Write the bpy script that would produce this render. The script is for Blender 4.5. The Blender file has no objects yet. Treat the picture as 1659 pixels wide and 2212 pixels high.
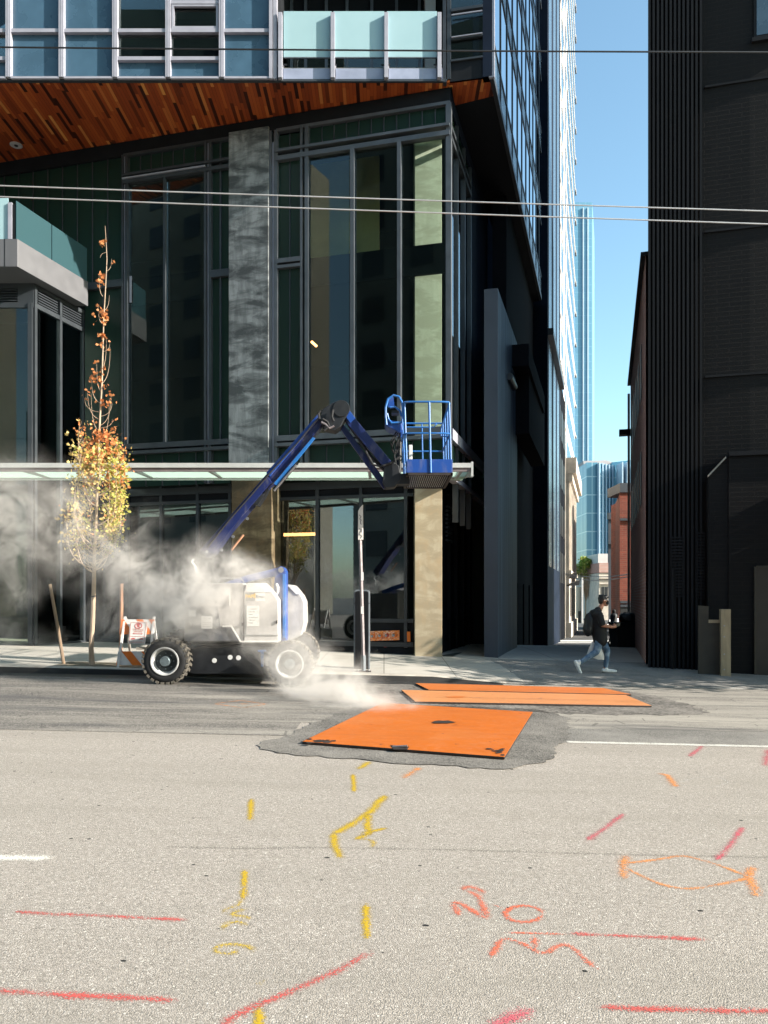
import bpy, bmesh, math, random
from mathutils import Vector, Matrix
R = math.radians
random.seed(7)
SC = bpy.context.scene
COL = SC.collection
# ------------------------------------------------------------------ camera model (used only to measure the photograph)
F, CX, HY, CZ = 1660.0, 829.5, 1290.0, 1.6
def P(x, y, Y): return Vector(((x-CX)/F*Y, Y, CZ+(HY-y)/F*Y))
def clamp(v, a, b): return max(a, min(b, v))
KERB = 15.7
def kf(X):                      # the kerb drops towards the alley apron
    return 1.0-0.8*clamp((X-1.0)/1.6, 0, 1)
def slope(X): return -0.023*clamp(X, -16, 11)
def road_z(X, Y):
    return slope(X) - 0.12*clamp((Y-9)/(KERB-9), 0, 1) + (0 if Y > -4 else 0)
def gz(X, Y):                   # ground height
    if Y < KERB: return road_z(X, Y)
    if Y <= 20: return slope(X)-0.12+0.14*kf(X)+(0.07+0.11*(1-kf(X)))*clamp((Y-KERB)/4.3, 0, 1)
    return slope(X)+0.09-0.035*clamp(Y-20, 0, 32)
def ground(x, y, off=0.0):      # pixel of the photograph -> point on the ground
    Y = 10.0
    for _ in range(60):
        X = (x-CX)/F*Y
        Y = 0.5*Y+0.5*((CZ-gz(X, Y)-off)*F/max(y-HY, 1))
    X = (x-CX)/F*Y
    return Vector((X, Y, gz(X, Y)+off))
# ------------------------------------------------------------------ objects
LOC = {}
def tag(o, label=None, cat=None, group=None, kind=None):
    if label: o['label'] = label
    if cat: o['category'] = cat
    if group: o['group'] = group
    if kind: o['kind'] = kind
    return o
def empty(name, loc, label=None, cat=None, group=None):
    o = bpy.data.objects.new(name, None); COL.objects.link(o)
    o.empty_display_size = 0.3
    o.location = loc; LOC[o.name] = Vector(loc)
    return tag(o, label, cat, group)
def link_mesh(name, me, parent=None, loc=None):
    o = bpy.data.objects.new(name, me); COL.objects.link(o)
    if parent is not None:
        o.parent = parent; LOC[o.name] = LOC[parent.name]
    else:
        o.location = loc or (0, 0, 0); LOC[o.name] = Vector(loc or (0, 0, 0))
    return o
def kids(o): return [c for c in bpy.data.objects if c.parent == o]
def copy_tree(o, parent=None, offset=None):
    c = o.copy(); COL.objects.link(c); c.parent = parent
    LOC[c.name] = LOC[o.name]
    if parent is None and offset is not None:
        c.location = Vector(o.location)+Vector(offset); LOC[c.name] = Vector(c.location)
    for ch in kids(o):
        copy_tree(ch, c)
    return c
class MB:
    def __init__(s): s.v = []; s.f = []; s.m = []; s.att = None
    def add(s, vs, fs, m=0):
        b = len(s.v); s.v += [Vector(p) for p in vs]
        for f in fs: s.f.append([b+i for i in f]); s.m.append(m)
        return s
    def obox(s, o, ax, ay, az, lo, hi, m=0):
        c = []
        for k in (lo[2], hi[2]):
            for j in (lo[1], hi[1]):
                for i in (lo[0], hi[0]): c.append(o+ax*i+ay*j+az*k)
        return s.add(c, [(0,2,3,1),(4,5,7,6),(0,1,5,4),(2,6,7,3),(0,4,6,2),(1,3,7,5)], m)
    def box(s, lo, hi, m=0):
        return s.obox(Vector((0,0,0)), Vector((1,0,0)), Vector((0,1,0)), Vector((0,0,1)), lo, hi, m)
    def prism(s, pts, ext, m=0):
        pts = [Vector(p) for p in pts]; n = len(pts); e = Vector(ext)
        vs = pts+[p+e for p in pts]
        fs = [list(range(n))[::-1], list(range(n, 2*n))]+[(i, (i+1) % n, n+(i+1) % n, n+i) for i in range(n)]
        return s.add(vs, fs, m)
    def poly(s, pts, m=0): return s.add(pts, [list(range(len(pts)))], m)
    def tube(s, pts, r, seg=8, m=0, flat=1.0, up=None, close=False):
        pts = [Vector(p) for p in pts]; n = len(pts)
        rs = r if isinstance(r, (list, tuple)) else [r]*n
        tg = []
        for i in range(n):
            a = pts[max(i-1, 0)] if not close else pts[i-1]
            b = pts[min(i+1, n-1)] if not close else pts[(i+1) % n]
            t = (b-a); tg.append(t.normalized() if t.length > 1e-9 else Vector((0,0,1)))
        nrm = Vector(up) if up else (Vector((0,0,1)) if abs(tg[0].z) < .9 else Vector((1,0,0)))
        vs = []; fs = []
        for i in range(n):
            nrm = nrm-tg[i]*nrm.dot(tg[i])
            if nrm.length < 1e-6: nrm = tg[i].orthogonal()
            nrm.normalize(); bi = tg[i].cross(nrm)
            for k in range(seg):
                a = 2*math.pi*k/seg
                vs.append(pts[i]+nrm*(rs[i]*math.cos(a))+bi*(rs[i]*flat*math.sin(a)))
        lim = n if close else n-1
        for i in range(lim):
            j = (i+1) % n
            for k in range(seg):
                l = (k+1) % seg
                fs.append((i*seg+k, i*seg+l, j*seg+l, j*seg+k))
        if not close:
            fs.append(list(range(seg))[::-1]); fs.append([(n-1)*seg+k for k in range(seg)])
        return s.add(vs, fs, m)
    def lathe(s, c, ax, prof, seg=24, m=0, cap0=True, cap1=True):       # prof: (distance along the axis, radius)
        c = Vector(c); ax = Vector(ax).normalized(); a = ax.orthogonal().normalized(); b = ax.cross(a)
        vs = []; fs = []
        for d, r in prof:
            for k in range(seg):
                t = 2*math.pi*k/seg
                vs.append(c+ax*d+(a*math.cos(t)+b*math.sin(t))*r)
        for i in range(len(prof)-1):
            for k in range(seg):
                l = (k+1) % seg
                fs.append((i*seg+k, i*seg+l, (i+1)*seg+l, (i+1)*seg+k))
        if cap0: fs.append(list(range(seg))[::-1])
        if cap1: fs.append([(len(prof)-1)*seg+k for k in range(seg)])
        return s.add(vs, fs, m)
    def ball(s, c, r, sc=(1,1,1), seg=12, rings=8, m=0):
        c = Vector(c); vs = [c+Vector((0,0,r*sc[2]))]; fs = []
        for i in range(1, rings):
            t = math.pi*i/rings
            for k in range(seg):
                p = 2*math.pi*k/seg
                vs.append(c+Vector((r*sc[0]*math.sin(t)*math.cos(p), r*sc[1]*math.sin(t)*math.sin(p), r*sc[2]*math.cos(t))))
        vs.append(c-Vector((0,0,r*sc[2])))
        for k in range(seg):
            l = (k+1) % seg
            fs.append((0, 1+k, 1+l)); b = 1+(rings-2)*seg; fs.append((b+l, b+k, len(vs)-1))
            for i in range(rings-2):
                fs.append((1+i*seg+k, 1+(i+1)*seg+k, 1+(i+1)*seg+l, 1+i*seg+l))
        return s.add(vs, fs, m)
    def build(s, name, mats, parent=None, loc=None, smooth=False, bevel=0, angle=35, seg=2):
        if not isinstance(mats, (list, tuple)): mats = [mats]
        off = LOC[parent.name] if parent is not None else Vector(loc or (0,0,0))
        me = bpy.data.meshes.new(name)
        me.from_pydata([tuple(p-off) for p in s.v], [], s.f)
        for mt in mats: me.materials.append(mt)
        me.polygons.foreach_set('material_index', s.m)
        bm = bmesh.new(); bm.from_mesh(me)
        bmesh.ops.recalc_face_normals(bm, faces=bm.faces) if s.att is None else None
        bm.to_mesh(me); bm.free()
        if s.att is not None:
            at = me.attributes.new('edge', 'FLOAT', 'POINT'); at.data.foreach_set('value', s.att)
        if smooth:
            me.polygons.foreach_set('use_smooth', [True]*len(me.polygons))
            me.set_sharp_from_angle(angle=R(angle))
        me.update()
        o = link_mesh(name, me, parent, loc)
        if bevel:
            bv = o.modifiers.new('Bevel', 'BEVEL'); bv.width = bevel; bv.segments = seg; bv.limit_method = 'ANGLE'; bv.angle_limit = R(40)
        return o
def text(name, body, size, origin, ax, ay, mat, parent, align='CENTER', extr=0.001, bold=0.0):
    cu = bpy.data.curves.new(name, 'FONT'); cu.body = body; cu.size = size; cu.align_x = align; cu.align_y = 'CENTER'; cu.extrude = extr; cu.offset = bold
    cu.materials.append(mat)
    o = bpy.data.objects.new(name, cu); COL.objects.link(o); o.parent = parent; LOC[o.name] = LOC[parent.name]
    ax = Vector(ax).normalized(); ay = Vector(ay).normalized(); az = ax.cross(ay)
    m = Matrix((ax, ay, az)).transposed().to_4x4(); m.translation = Vector(origin)-LOC[parent.name]
    bpy.context.view_layer.update()
    me = bpy.data.meshes.new_from_object(o.evaluated_get(bpy.context.evaluated_depsgraph_get())); bpy.data.objects.remove(o); bpy.data.curves.remove(cu)
    o = bpy.data.objects.new(name, me); COL.objects.link(o); o.parent = parent; LOC[o.name] = LOC[parent.name]
    if not me.materials: me.materials.append(mat)
    o.matrix_local = m
    return o
class Plane:                    # a vertical wall plane: s along u, z up, d out towards the street
    def __init__(s, ox, oy, ux, uy, n=None):
        s.o = Vector((ox, oy, 0)); s.u = Vector((ux, uy, 0)).normalized()
        s.n = Vector((-s.u.y, s.u.x, 0))
        ref = Vector(n) if n else -s.o
        if s.n.dot(ref) < 0: s.n = -s.n
        s.z = Vector((0, 0, 1))
    def pt(s, a, z, d=0): return s.o+s.u*a+s.n*d+Vector((0,0,z))
    def st(s, x, y, d=0):
        r = Vector(((x-CX)/F, 1, (HY-y)/F)); o = s.o+s.n*d
        t = o.dot(s.n)/r.dot(s.n); p = r*t
        return (p-o).dot(s.u), p.z+CZ
    def s(self, x, d=0): return self.st(x, 500, d)[0]
    def zz(self, x, y, d=0): return self.st(x, y, d)[1]
    def box(s, mb, s0, s1, z0, z1, d0, d1, m=0):
        return mb.obox(s.o, s.u, s.n, s.z, (min(s0,s1), min(d0,d1), min(z0,z1)), (max(s0,s1), max(d0,d1), max(z0,z1)), m)
    def vbar(s, mb, x0, x1, z0, z1, d0, d1, m=0): return s.box(mb, s.s(x0), s.s(x1), z0, z1, d0, d1, m)
    def quad(s, mb, s0, s1, z0, z1, d, m=0):
        s0, s1 = sorted((s0, s1))
        return mb.add([s.pt(s0,z0,d), s.pt(s1,z0,d), s.pt(s1,z1,d), s.pt(s0,z1,d)], [(0,1,2,3)], m)
# ------------------------------------------------------------------ materials
class N:
    def __init__(s, name):
        s.mat = bpy.data.materials.new(name); s.mat.use_nodes = True
        s.t = s.mat.node_tree; s.t.nodes.clear()
        s.out = s.t.nodes.new('ShaderNodeOutputMaterial')
    def n(s, typ, **kw):
        nd = s.t.nodes.new('ShaderNode'+typ)
        for k, v in kw.items():
            if hasattr(nd, k) and k not in nd.inputs: setattr(nd, k, v)
            else: s.set(nd, k, v)
        return nd
    def set(s, nd, k, v):
        i = nd.inputs[k]
        if isinstance(v, bpy.types.NodeSocket): s.t.links.new(v, i)
        elif isinstance(v, bpy.types.Node): s.t.links.new(v.outputs[0], i)
        else: i.default_value = v
    def math(s, op, a, b=None, c=None, cl=False):
        nd = s.t.nodes.new('ShaderNodeMath'); nd.operation = op; nd.use_clamp = cl
        for i, v in enumerate((a, b, c)):
            if v is None: continue
            if isinstance(v, (int, float)): nd.inputs[i].default_value = v
            elif isinstance(v, bpy.types.Node): s.t.links.new(v.outputs[0], nd.inputs[i])
            else: s.t.links.new(v, nd.inputs[i])
        return nd.outputs[0]
    def mix(s, f, a, b, mode='MIX'):
        nd = s.t.nodes.new('ShaderNodeMix'); nd.data_type = 'RGBA'; nd.blend_type = mode
        for k, v in ((0, f), (6, a), (7, b)):
            if isinstance(v, (int, float)): nd.inputs[k].default_value = v
            elif isinstance(v, tuple): nd.inputs[k].default_value = v if len(v) == 4 else (*v, 1)
            else: s.t.links.new(v, nd.inputs[k])
        return nd.outputs[2]
    def coord(s, sc=(1,1,1), rot=(0,0,0), which='Object'):
        tc = s.n('TexCoord'); mp = s.n('Mapping'); s.t.links.new(tc.outputs[which], mp.inputs[0])
        mp.inputs['Scale'].default_value = sc; mp.inputs['Rotation'].default_value = rot
        return mp.outputs[0]
    def noise(s, vec, scale, detail=4, rough=.55, dist=0):
        nd = s.n('TexNoise'); s.t.links.new(vec, nd.inputs['Vector'])
        nd.inputs['Scale'].default_value = scale; nd.inputs['Detail'].default_value = detail; nd.inputs['Roughness'].default_value = rough
        nd.inputs['Distortion'].default_value = dist
        return nd.outputs[0]
    def ramp(s, fac, stops, interp='LINEAR'):
        nd = s.n('ValToRGB'); s.t.links.new(fac, nd.inputs[0]); cr = nd.color_ramp; cr.interpolation = interp
        while len(cr.elements) < len(stops): cr.elements.new(.5)
        for e, (p, c) in zip(cr.elements, stops):
            e.position = p; e.color = c if len(c) == 4 else (*c, 1)
        return nd.outputs[0]
    def bump(s, h, strength=.3, dist=.01):
        nd = s.n('Bump'); s.t.links.new(h, nd.inputs['Height']); nd.inputs['Strength'].default_value = strength; nd.inputs['Distance'].default_value = dist
        return nd.outputs[0]
    def bsdf(s, col, rough=.6, metal=0, spec=.5, normal=None, **kw):
        b = s.n('BsdfPrincipled')
        s.set(b, 'Base Color', (*col, 1) if isinstance(col, tuple) and len(col) == 3 else col)
        s.set(b, 'Roughness', rough); s.set(b, 'Metallic', metal); s.set(b, 'Specular IOR Level', spec)
        if normal is not None: s.set(b, 'Normal', normal)
        for k, v in kw.items(): s.set(b, k.replace('_', ' '), v)
        return b.outputs[0]
    def done(s, sh, vol=False):
        s.t.links.new(sh, s.out.inputs['Volume' if vol else 'Surface']); return s.mat
def dk(c, f): return tuple(v*f for v in c)
def M(name, col, rough=.6, metal=0, var=.25, scale=6, bump=0, spec=.5, stretch=(1,1,1), detail=5, **kw):
    n = N(name); v = n.coord(stretch); a = n.noise(v, scale, detail)
    f = n.ramp(a, [(.3, (0,0,0)), (.7, (1,1,1))])
    c = n.mix(f, dk(col, 1-var), dk(col, 1+var*.6))
    rr = n.math('MULTIPLY_ADD', a, .3, rough-.15, cl=True)
    nm = n.bump(n.noise(v, scale*8, 3), bump, .01) if bump else None
    return n.done(n.bsdf(c, rr, metal, spec, nm, **kw))
def glass(name, tint=(.55,.66,.62), refl=1.0, rough=.0, f0=.05):
    n = N(name)
    fr = n.n('Fresnel'); fr.inputs['IOR'].default_value = 1.5
    fac = n.math('MULTIPLY_ADD', fr.outputs[0], refl, f0, cl=True)
    t = n.n('BsdfTransparent', Color=(*tint, 1)); g = n.n('BsdfGlossy', Color=(.92,.96,1,1), Roughness=rough)
    m = n.n('MixShader'); n.t.links.new(fac, m.inputs[0]); n.t.links.new(t.outputs[0], m.inputs[1]); n.t.links.new(g.outputs[0], m.inputs[2])
    return n.done(m.outputs[0])
def emit(name, col, st):
    n = N(name); e = n.n('Emission', Color=(*col, 1), Strength=st); return n.done(e.outputs[0])
# ------------------------------------------------------------------ materials of the place
m_frame = M('frame_lavender_aluminium', (.29,.29,.34), .45, .0, .12, 3)
m_dframe = M('dark_mullion_metal', (.045,.052,.06), .4, .3, .15, 3)
m_gframe = M('grey_mullion_metal', (.11,.12,.135), .42, .4, .15, 3)
m_darkpanel = M('dark_metal_panel', (.010,.0115,.0145), .7, 0, .3, 2, spec=.15)
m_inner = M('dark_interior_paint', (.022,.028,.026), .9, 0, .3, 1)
m_glass = glass('window_glass_green', (.86,.91,.86), 1.0, 0, -.014)
m_glass_low = glass('shopfront_glass', (.62,.68,.68), 1.0, 0, .10)
m_glass_clear = glass('clear_side_glass', (.9,.93,.92), 1.1, 0, .08)
m_spandrel = M('blue_blind_behind_glass', (.045,.095,.145), .28, 0, .2, 1.6, spec=.6)
m_spandrel2 = M('blue_grey_spandrel', (.05,.085,.12), .25, 0, .2, 2, spec=.7)
def frosted():
    n = N('frosted_balcony_glass'); v = n.coord()
    a = n.noise(v, 1.2, 3); c = n.mix(a, (.36,.55,.60), (.46,.65,.69))
    d = n.bsdf(c, .12, 0, .6); t = n.n('BsdfTranslucent', Color=(.26,.46,.52,1))
    m = n.n('MixShader', Fac=.3); n.t.links.new(d, m.inputs[1]); n.t.links.new(t.outputs[0], m.inputs[2])
    return n.done(m.outputs[0])
m_frost = frosted()
def frost_teal():
    n = N('teal_balcony_glass'); d = n.bsdf((.045,.10,.115), .15, 0, .6); t = n.n('BsdfTranslucent', Color=(.05,.13,.15,1))
    m = n.n('MixShader', Fac=.35); n.t.links.new(d, m.inputs[1]); n.t.links.new(t.outputs[0], m.inputs[2])
    return n.done(m.outputs[0])
m_teal = frost_teal()
def channel():
    n = N('green_channel_glass'); v = n.coord()
    d = n.bsdf((.03,.065,.05), .25, 0, .5); t = n.n('BsdfTranslucent', Color=(.16,.34,.27,1)); tr = n.n('BsdfTransparent', Color=(.3,.5,.42,1))
    m = n.n('MixShader', Fac=.4); n.t.links.new(d, m.inputs[1]); n.t.links.new(t.outputs[0], m.inputs[2])
    m2 = n.n('MixShader', Fac=.3); n.t.links.new(m.outputs[0], m2.inputs[1]); n.t.links.new(tr.outputs[0], m2.inputs[2])
    return n.done(m2.outputs[0])
m_channel = channel()
def wood():
    n = N('cedar_plank_soffit'); v = n.coord()
    sp = n.n('SeparateXYZ'); n.t.links.new(v, sp.inputs[0])
    row = n.math('FLOOR', n.math('DIVIDE', sp.outputs[0], .088))
    wn = n.n('TexWhiteNoise'); wn.noise_dimensions = '1D'; n.t.links.new(row, wn.inputs['W'])
    seg = n.math('FLOOR', n.math('ADD', n.math('DIVIDE', sp.outputs[1], 1.15), n.math('MULTIPLY', wn.outputs[0], 17.3)))
    cb = n.n('CombineXYZ'); n.t.links.new(row, cb.inputs[0]); n.t.links.new(seg, cb.inputs[1])
    w2 = n.n('TexWhiteNoise'); w2.noise_dimensions = '2D'; n.t.links.new(cb.outputs[0], w2.inputs['Vector'])
    c = n.ramp(w2.outputs[0], [(0, (.03,.007,.004)), (.14, (.07,.015,.006)), (.26, (.29,.054,.015)), (.6, (.38,.072,.018)), (.88, (.5,.11,.025)), (.95, (.62,.19,.05)), (1, (.85,.36,.09))])
    g = n.noise(n.coord((40,2,4)), 3, 6); c = n.mix(n.math('MULTIPLY', g, .55), c, n.mix(.5, c, (.02,.006,.003)))
    fx = n.math('FRACT', n.math('DIVIDE', sp.outputs[0], .088)); edge = n.math('LESS_THAN', fx, .05)
    c = n.mix(edge, c, (.01,.004,.003))
    return n.done(n.bsdf(c, .5, 0, .3))
m_wood = wood()
def concrete(name, base, dark, brown=None, stain=.5, warm=0):
    n = N(name); v = n.coord((.55,.55,1.5)); a = n.noise(v, 1.8, 8, .62, .5); b = n.noise(n.coord((1.2,1.2,.25)), 5.5, 6, .6); f = n.noise(n.coord(), 38, 4)
    k = n.ramp(a, [(.44-.03*stain, (1,1,1)), (.5, (.55,.55,.55)), (.54+.04*stain, (0,0,0))])
    c = n.mix(k, base, dark)
    k2 = n.ramp(b, [(.38, (1,1,1)), (.6, (0,0,0))]); c = n.mix(n.math('MULTIPLY', k2, .5), c, dark)
    c = n.mix(n.math('MULTIPLY', f, .35), c, dk(base, .55))
    if brown: 
        k3 = n.ramp(n.noise(n.coord((1,1,.7)), 3.1, 5, .6, .8), [(.5, (0,0,0)), (.68, (1,1,1))]); c = n.mix(n.math('MULTIPLY', k3, .7), c, brown)
    return n.done(n.bsdf(c, .85, 0, .25, n.bump(f, .15, .004)))
m_conc_mott = concrete('stained_grey_concrete', (.31,.32,.325), (.045,.05,.053), None, 1)
m_conc_brown = concrete('brown_stained_concrete', (.19,.15,.09), (.06,.045,.025), (.12,.08,.04), .8)
m_conc_tan = concrete('tan_concrete', (.42,.36,.26), (.30,.245,.165), (.34,.25,.15), .1)
m_conc_light = concrete('pale_inside_concrete', (.58,.61,.52), (.42,.44,.36), None, .1)
def canopy_glass():
    n = N('canopy_green_glass'); d = n.bsdf((.6,.74,.66), .3, 0, .3); t = n.n('BsdfTranslucent', Color=(.85,.97,.9,1))
    m = n.n('MixShader', Fac=.65); n.t.links.new(d, m.inputs[1]); n.t.links.new(t.outputs[0], m.inputs[2]); return n.done(m.outputs[0])
m_canopy_glass = canopy_glass()
m_canopy = M('canopy_white_paint', (.40,.41,.40), .5, 0, .12, 3)
m_canopy_br = M('canopy_brown_grey_paint', (.16,.13,.13), .5, 0, .2, 3)
m_slab = M('slate_metal_panel', (.034,.045,.066), .6, .0, .12, 2)
def corr():
    n = N('metal_with_painted_sky_streaks'); v = n.coord((1,1,.02))
    a = n.noise(n.coord((6,6,.05)), 3, 4); c = n.ramp(a, [(.35, (.012,.018,.03)), (.7, (.09,.13,.19))])  # blue streaks paint the sky's reflection onto the metal
    return n.done(n.bsdf(c, .6, .0, .1))
m_corr = corr()
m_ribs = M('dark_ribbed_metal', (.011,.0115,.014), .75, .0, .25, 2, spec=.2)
def brick(name, c1, c2, mortar, sx=.21, sz=.07, rough=.85, vary=.5, axis='X', ms=.012):
    n = N(name); v = n.coord(); sp = n.n('SeparateXYZ'); n.t.links.new(v, sp.inputs[0])
    u = n.math('ADD', sp.outputs[0], n.math('MULTIPLY', sp.outputs[1], .73 if axis == 'X' else 1.0))
    if axis == 'Y': u = sp.outputs[1]
    cb = n.n('CombineXYZ'); n.t.links.new(u, cb.inputs[0]); n.t.links.new(sp.outputs[2], cb.inputs[1])
    bt = n.n('TexBrick'); n.t.links.new(cb.outputs[0], bt.inputs['Vector'])
    bt.inputs['Scale'].default_value = 1; bt.inputs['Brick Width'].default_value = sx; bt.inputs['Row Height'].default_value = sz
    bt.inputs['Mortar Size'].default_value = ms; bt.inputs['Color1'].default_value = (*c1,1); bt.inputs['Color2'].default_value = (*c2,1); bt.inputs['Mortar'].default_value = (*mortar,1)
    a = n.noise(v, 1.3, 6); c = n.mix(n.math('MULTIPLY', a, vary), bt.outputs[0], dk(c1, .4))
    return n.done(n.bsdf(c, rough, 0, .25, n.bump(bt.outputs['Fac'], .3, -.01)))
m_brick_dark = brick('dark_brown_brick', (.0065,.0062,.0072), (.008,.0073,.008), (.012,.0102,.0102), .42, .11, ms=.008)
m_brick_red = brick('red_brick', (.22,.055,.035), (.12,.03,.022), (.2,.13,.1), .5, .15)
m_brick_pink = brick('weathered_pink_brick', (.5,.25,.2), (.4,.19,.16), (.5,.38,.34), .3, .09, axis='Y')
m_stone = M('pale_carved_stone', (.5,.44,.38), .85, 0, .25, 1.5, .1)
m_white = M('white_tower_cladding', (.5,.48,.47), .6, 0, .1, 1)
m_whitewin = M('white_tower_glass', (.05,.12,.19), .25, 0, .4, .7, spec=.6)
m_tar = M('black_roof_metal', (.022,.03,.042), .6, 0, .3, 1)
def curtain(name, c1, c2, line, gx, gz_, lw=.05, rough=.06, metal=.55, vs=.6):
    n = N(name); v = n.coord(); sp = n.n('SeparateXYZ'); n.t.links.new(v, sp.inputs[0])
    u = n.math('ADD', sp.outputs[0], n.math('MULTIPLY', sp.outputs[1], .9))
    cx = n.math('FLOOR', n.math('DIVIDE', u, gx)); cz = n.math('FLOOR', n.math('DIVIDE', sp.outputs[2], gz_))
    cb = n.n('CombineXYZ'); n.t.links.new(cx, cb.inputs[0]); n.t.links.new(cz, cb.inputs[1])
    w = n.n('TexWhiteNoise'); w.noise_dimensions = '2D'; n.t.links.new(cb.outputs[0], w.inputs['Vector'])
    big = n.noise(n.coord((1,1,.5)), .12*vs, 4, .6, 1.2)
    k = n.math('ADD', n.math('MULTIPLY', w.outputs[0], .35), n.math('MULTIPLY', n.ramp(big, [(.35,(0,0,0)),(.65,(1,1,1))]), .65))
    c = n.mix(k, c1, c2)
    fx = n.math('LESS_THAN', n.math('FRACT', n.math('DIVIDE', u, gx)), lw); fz = n.math('LESS_THAN', n.math('FRACT', n.math('DIVIDE', sp.outputs[2], gz_)), lw)
    c = n.mix(n.math('MAXIMUM', fx, fz), c, line)
    return n.done(n.bsdf(c, rough, metal, .6))
m_bluetower = curtain('blue_tower_glass_with_haze', (.11,.26,.38), (.14,.31,.43), (.18,.35,.47), 3.2, 4.0, .08, .35, .1)  # distant glass paled so its colour carries the haze
m_tealtower = curtain('teal_office_glass_with_haze', (.10,.27,.39), (.3,.56,.66), (.42,.58,.66), 2.2, 3.6, .07, .2, .2, 1.4)  # both teal glasses are paled for painted haze too
m_tealdark = curtain('teal_dark_glass_with_haze', (.09,.22,.31), (.12,.28,.38), (.34,.48,.55), 2.6, 3.6, .06, .25, .15)
m_pale = M('pale_tower_stripe', (.38,.5,.6), .6, 0, .1, .2)
m_alleyglass = glass('alley_curtain_glass', (.05,.08,.12), 1.4, .0, .3)
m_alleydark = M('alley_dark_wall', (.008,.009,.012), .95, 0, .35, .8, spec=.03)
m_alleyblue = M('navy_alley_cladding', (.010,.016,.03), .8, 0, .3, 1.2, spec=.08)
m_wire = M('pale_wire', (.45,.45,.46), .4, .3, .1, 4)
m_black = M('black_plastic', (.012,.013,.015), .45, 0, .3, 8)
m_rubber = M('tyre_rubber', (.014,.014,.016), .8, 0, .35, 10, .1)
m_tread = M('dusty_tyre_tread', (.13,.115,.095), .95, 0, .5, 14, .15)
def lift_paint(name, col, rough=.38):
    n = N(name); v = n.coord(); a = n.noise(v, 3, 6, .6); b = n.noise(n.coord((1,1,.3)), 9, 5)
    k = n.ramp(b, [(.52, (0,0,0)), (.75, (1,1,1))]); c = n.mix(n.math('MULTIPLY', k, .35), n.mix(a, dk(col,.8), dk(col,1.15)), (.22,.2,.18))
    return n.done(n.bsdf(c, rough, 0, .5))
m_blue = lift_paint('lift_blue_paint', (.010,.055,.26))
m_navy = lift_paint('boom_navy_paint', (.008,.016,.085))
m_bright = lift_paint('basket_bright_blue', (.018,.13,.40))
m_liftgrey = lift_paint('lift_pale_grey', (.42,.40,.39))
m_liftdark = lift_paint('lift_dark_grey', (.10,.105,.12))
m_chassis = M('lift_chassis_black', (.014,.016,.02), .5, .2, .3, 6)
m_rim = M('wheel_pale_rim', (.5,.5,.5), .5, 0, .2, 8)
m_dish = M('wheel_dish_grey', (.035,.045,.05), .5, .2, .3, 8)
m_hub = M('wheel_hub_steel', (.16,.2,.22), .45, .4, .3, 12)
m_steel = M('bare_steel', (.4,.4,.42), .35, .8, .2, 10)
m_decal_w = M('white_decal', (.62,.62,.62), .5, 0, .1, 20)
m_decal_g = M('grey_decal', (.2,.2,.2), .5, 0, .1, 20)
m_yel = M('yellow_lettering', (.7,.42,.03), .5, 0, .1, 20)
m_orange = M('barricade_orange', (.75,.17,.012), .45, 0, .12, 10)
m_bwhite = M('barricade_white', (.68,.66,.64), .5, 0, .15, 9)
m_redink = M('red_sign_ink', (.5,.05,.04), .5, 0, .2, 20)
m_redfaint = M('faded_red_sign_ink', (.6,.28,.24), .5, 0, .2, 20)
m_stake = M('weathered_wood_stake', (.2,.14,.09), .8, 0, .4, 5, .1, stretch=(6,6,.6))
m_stake2 = M('orange_brown_wood_stake', (.42,.21,.12), .8, 0, .3, 5, .1, stretch=(6,6,.6))
m_bark = M('pale_young_bark', (.42,.31,.22), .85, 0, .3, 9, .2, stretch=(1,1,.4))
def leafm(name, c1, c2):
    n = N(name); v = n.coord(); a = n.noise(v, 9, 2); c = n.mix(a, c1, c2)
    d = n.bsdf(c, .55, 0, .3); t = n.n('BsdfTranslucent'); n.t.links.new(c, t.inputs[0])
    m = n.n('MixShader', Fac=.4); n.t.links.new(d, m.inputs[1]); n.t.links.new(t.outputs[0], m.inputs[2]); return n.done(m.outputs[0])
m_leaf_o = leafm('orange_maple_leaf', (.55,.17,.06), (.68,.33,.13))
m_leaf_y = leafm('yellow_maple_leaf', (.6,.42,.12), (.68,.53,.22))
m_leaf_g = leafm('green_maple_leaf', (.33,.35,.08), (.5,.48,.12))
m_leaf_far = leafm('green_street_leaf', (.10,.2,.02), (.2,.32,.04))
m_leaf_dk = leafm('dark_green_leaf', (.05,.09,.02), (.09,.13,.03))
m_post = M('galvanised_pinkish_post', (.22,.19,.20), .5, .3, .25, 14)
m_meterrim = M('grey_meter_rim', (.13,.15,.17), .5, .2, .25, 6)
m_meter = M('black_meter_face', (.008,.009,.011), .8, 0, .2, 6, spec=.08)
m_tan = M('tan_timber', (.36,.28,.18), .8, 0, .25, 4, .1, stretch=(3,3,.5))
m_tandark = M('dim_timber', (.05,.042,.032), .8, 0, .3, 4)
m_door = M('brown_metal_door', (.035,.028,.024), .5, 0, .2, 3)
m_brass = None
def fdc():
    n = N('brass_plate_with_painted_reflections'); v = n.coord(); a = n.noise(v, 6, 3, .5, 2.5)
    c = n.ramp(a, [(.3, (.85,.55,.42)), (.44, (.85,.48,.3)), (.49, (.4,.06,.03)), (.53, (.9,.27,.05)), (.62, (.9,.3,.07)), (.68, (.85,.58,.45))])  # cream and orange swirls paint reflections onto the brass
    return n.done(n.bsdf(c, .4, .2, .5))
m_brass = fdc()
m_cap = M('connection_cap_steel', (.3,.3,.3), .3, .6, .3, 30)
m_skin = M('skin', (.36,.16,.1), .55, 0, .12, 12)
m_hair = M('black_hair', (.006,.006,.007), .5, 0, .3, 40)
m_shirt = M('black_cotton', (.007,.007,.008), .85, 0, .3, 12)
m_pack = M('black_nylon', (.006,.007,.009), .6, 0, .3, 12)
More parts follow.
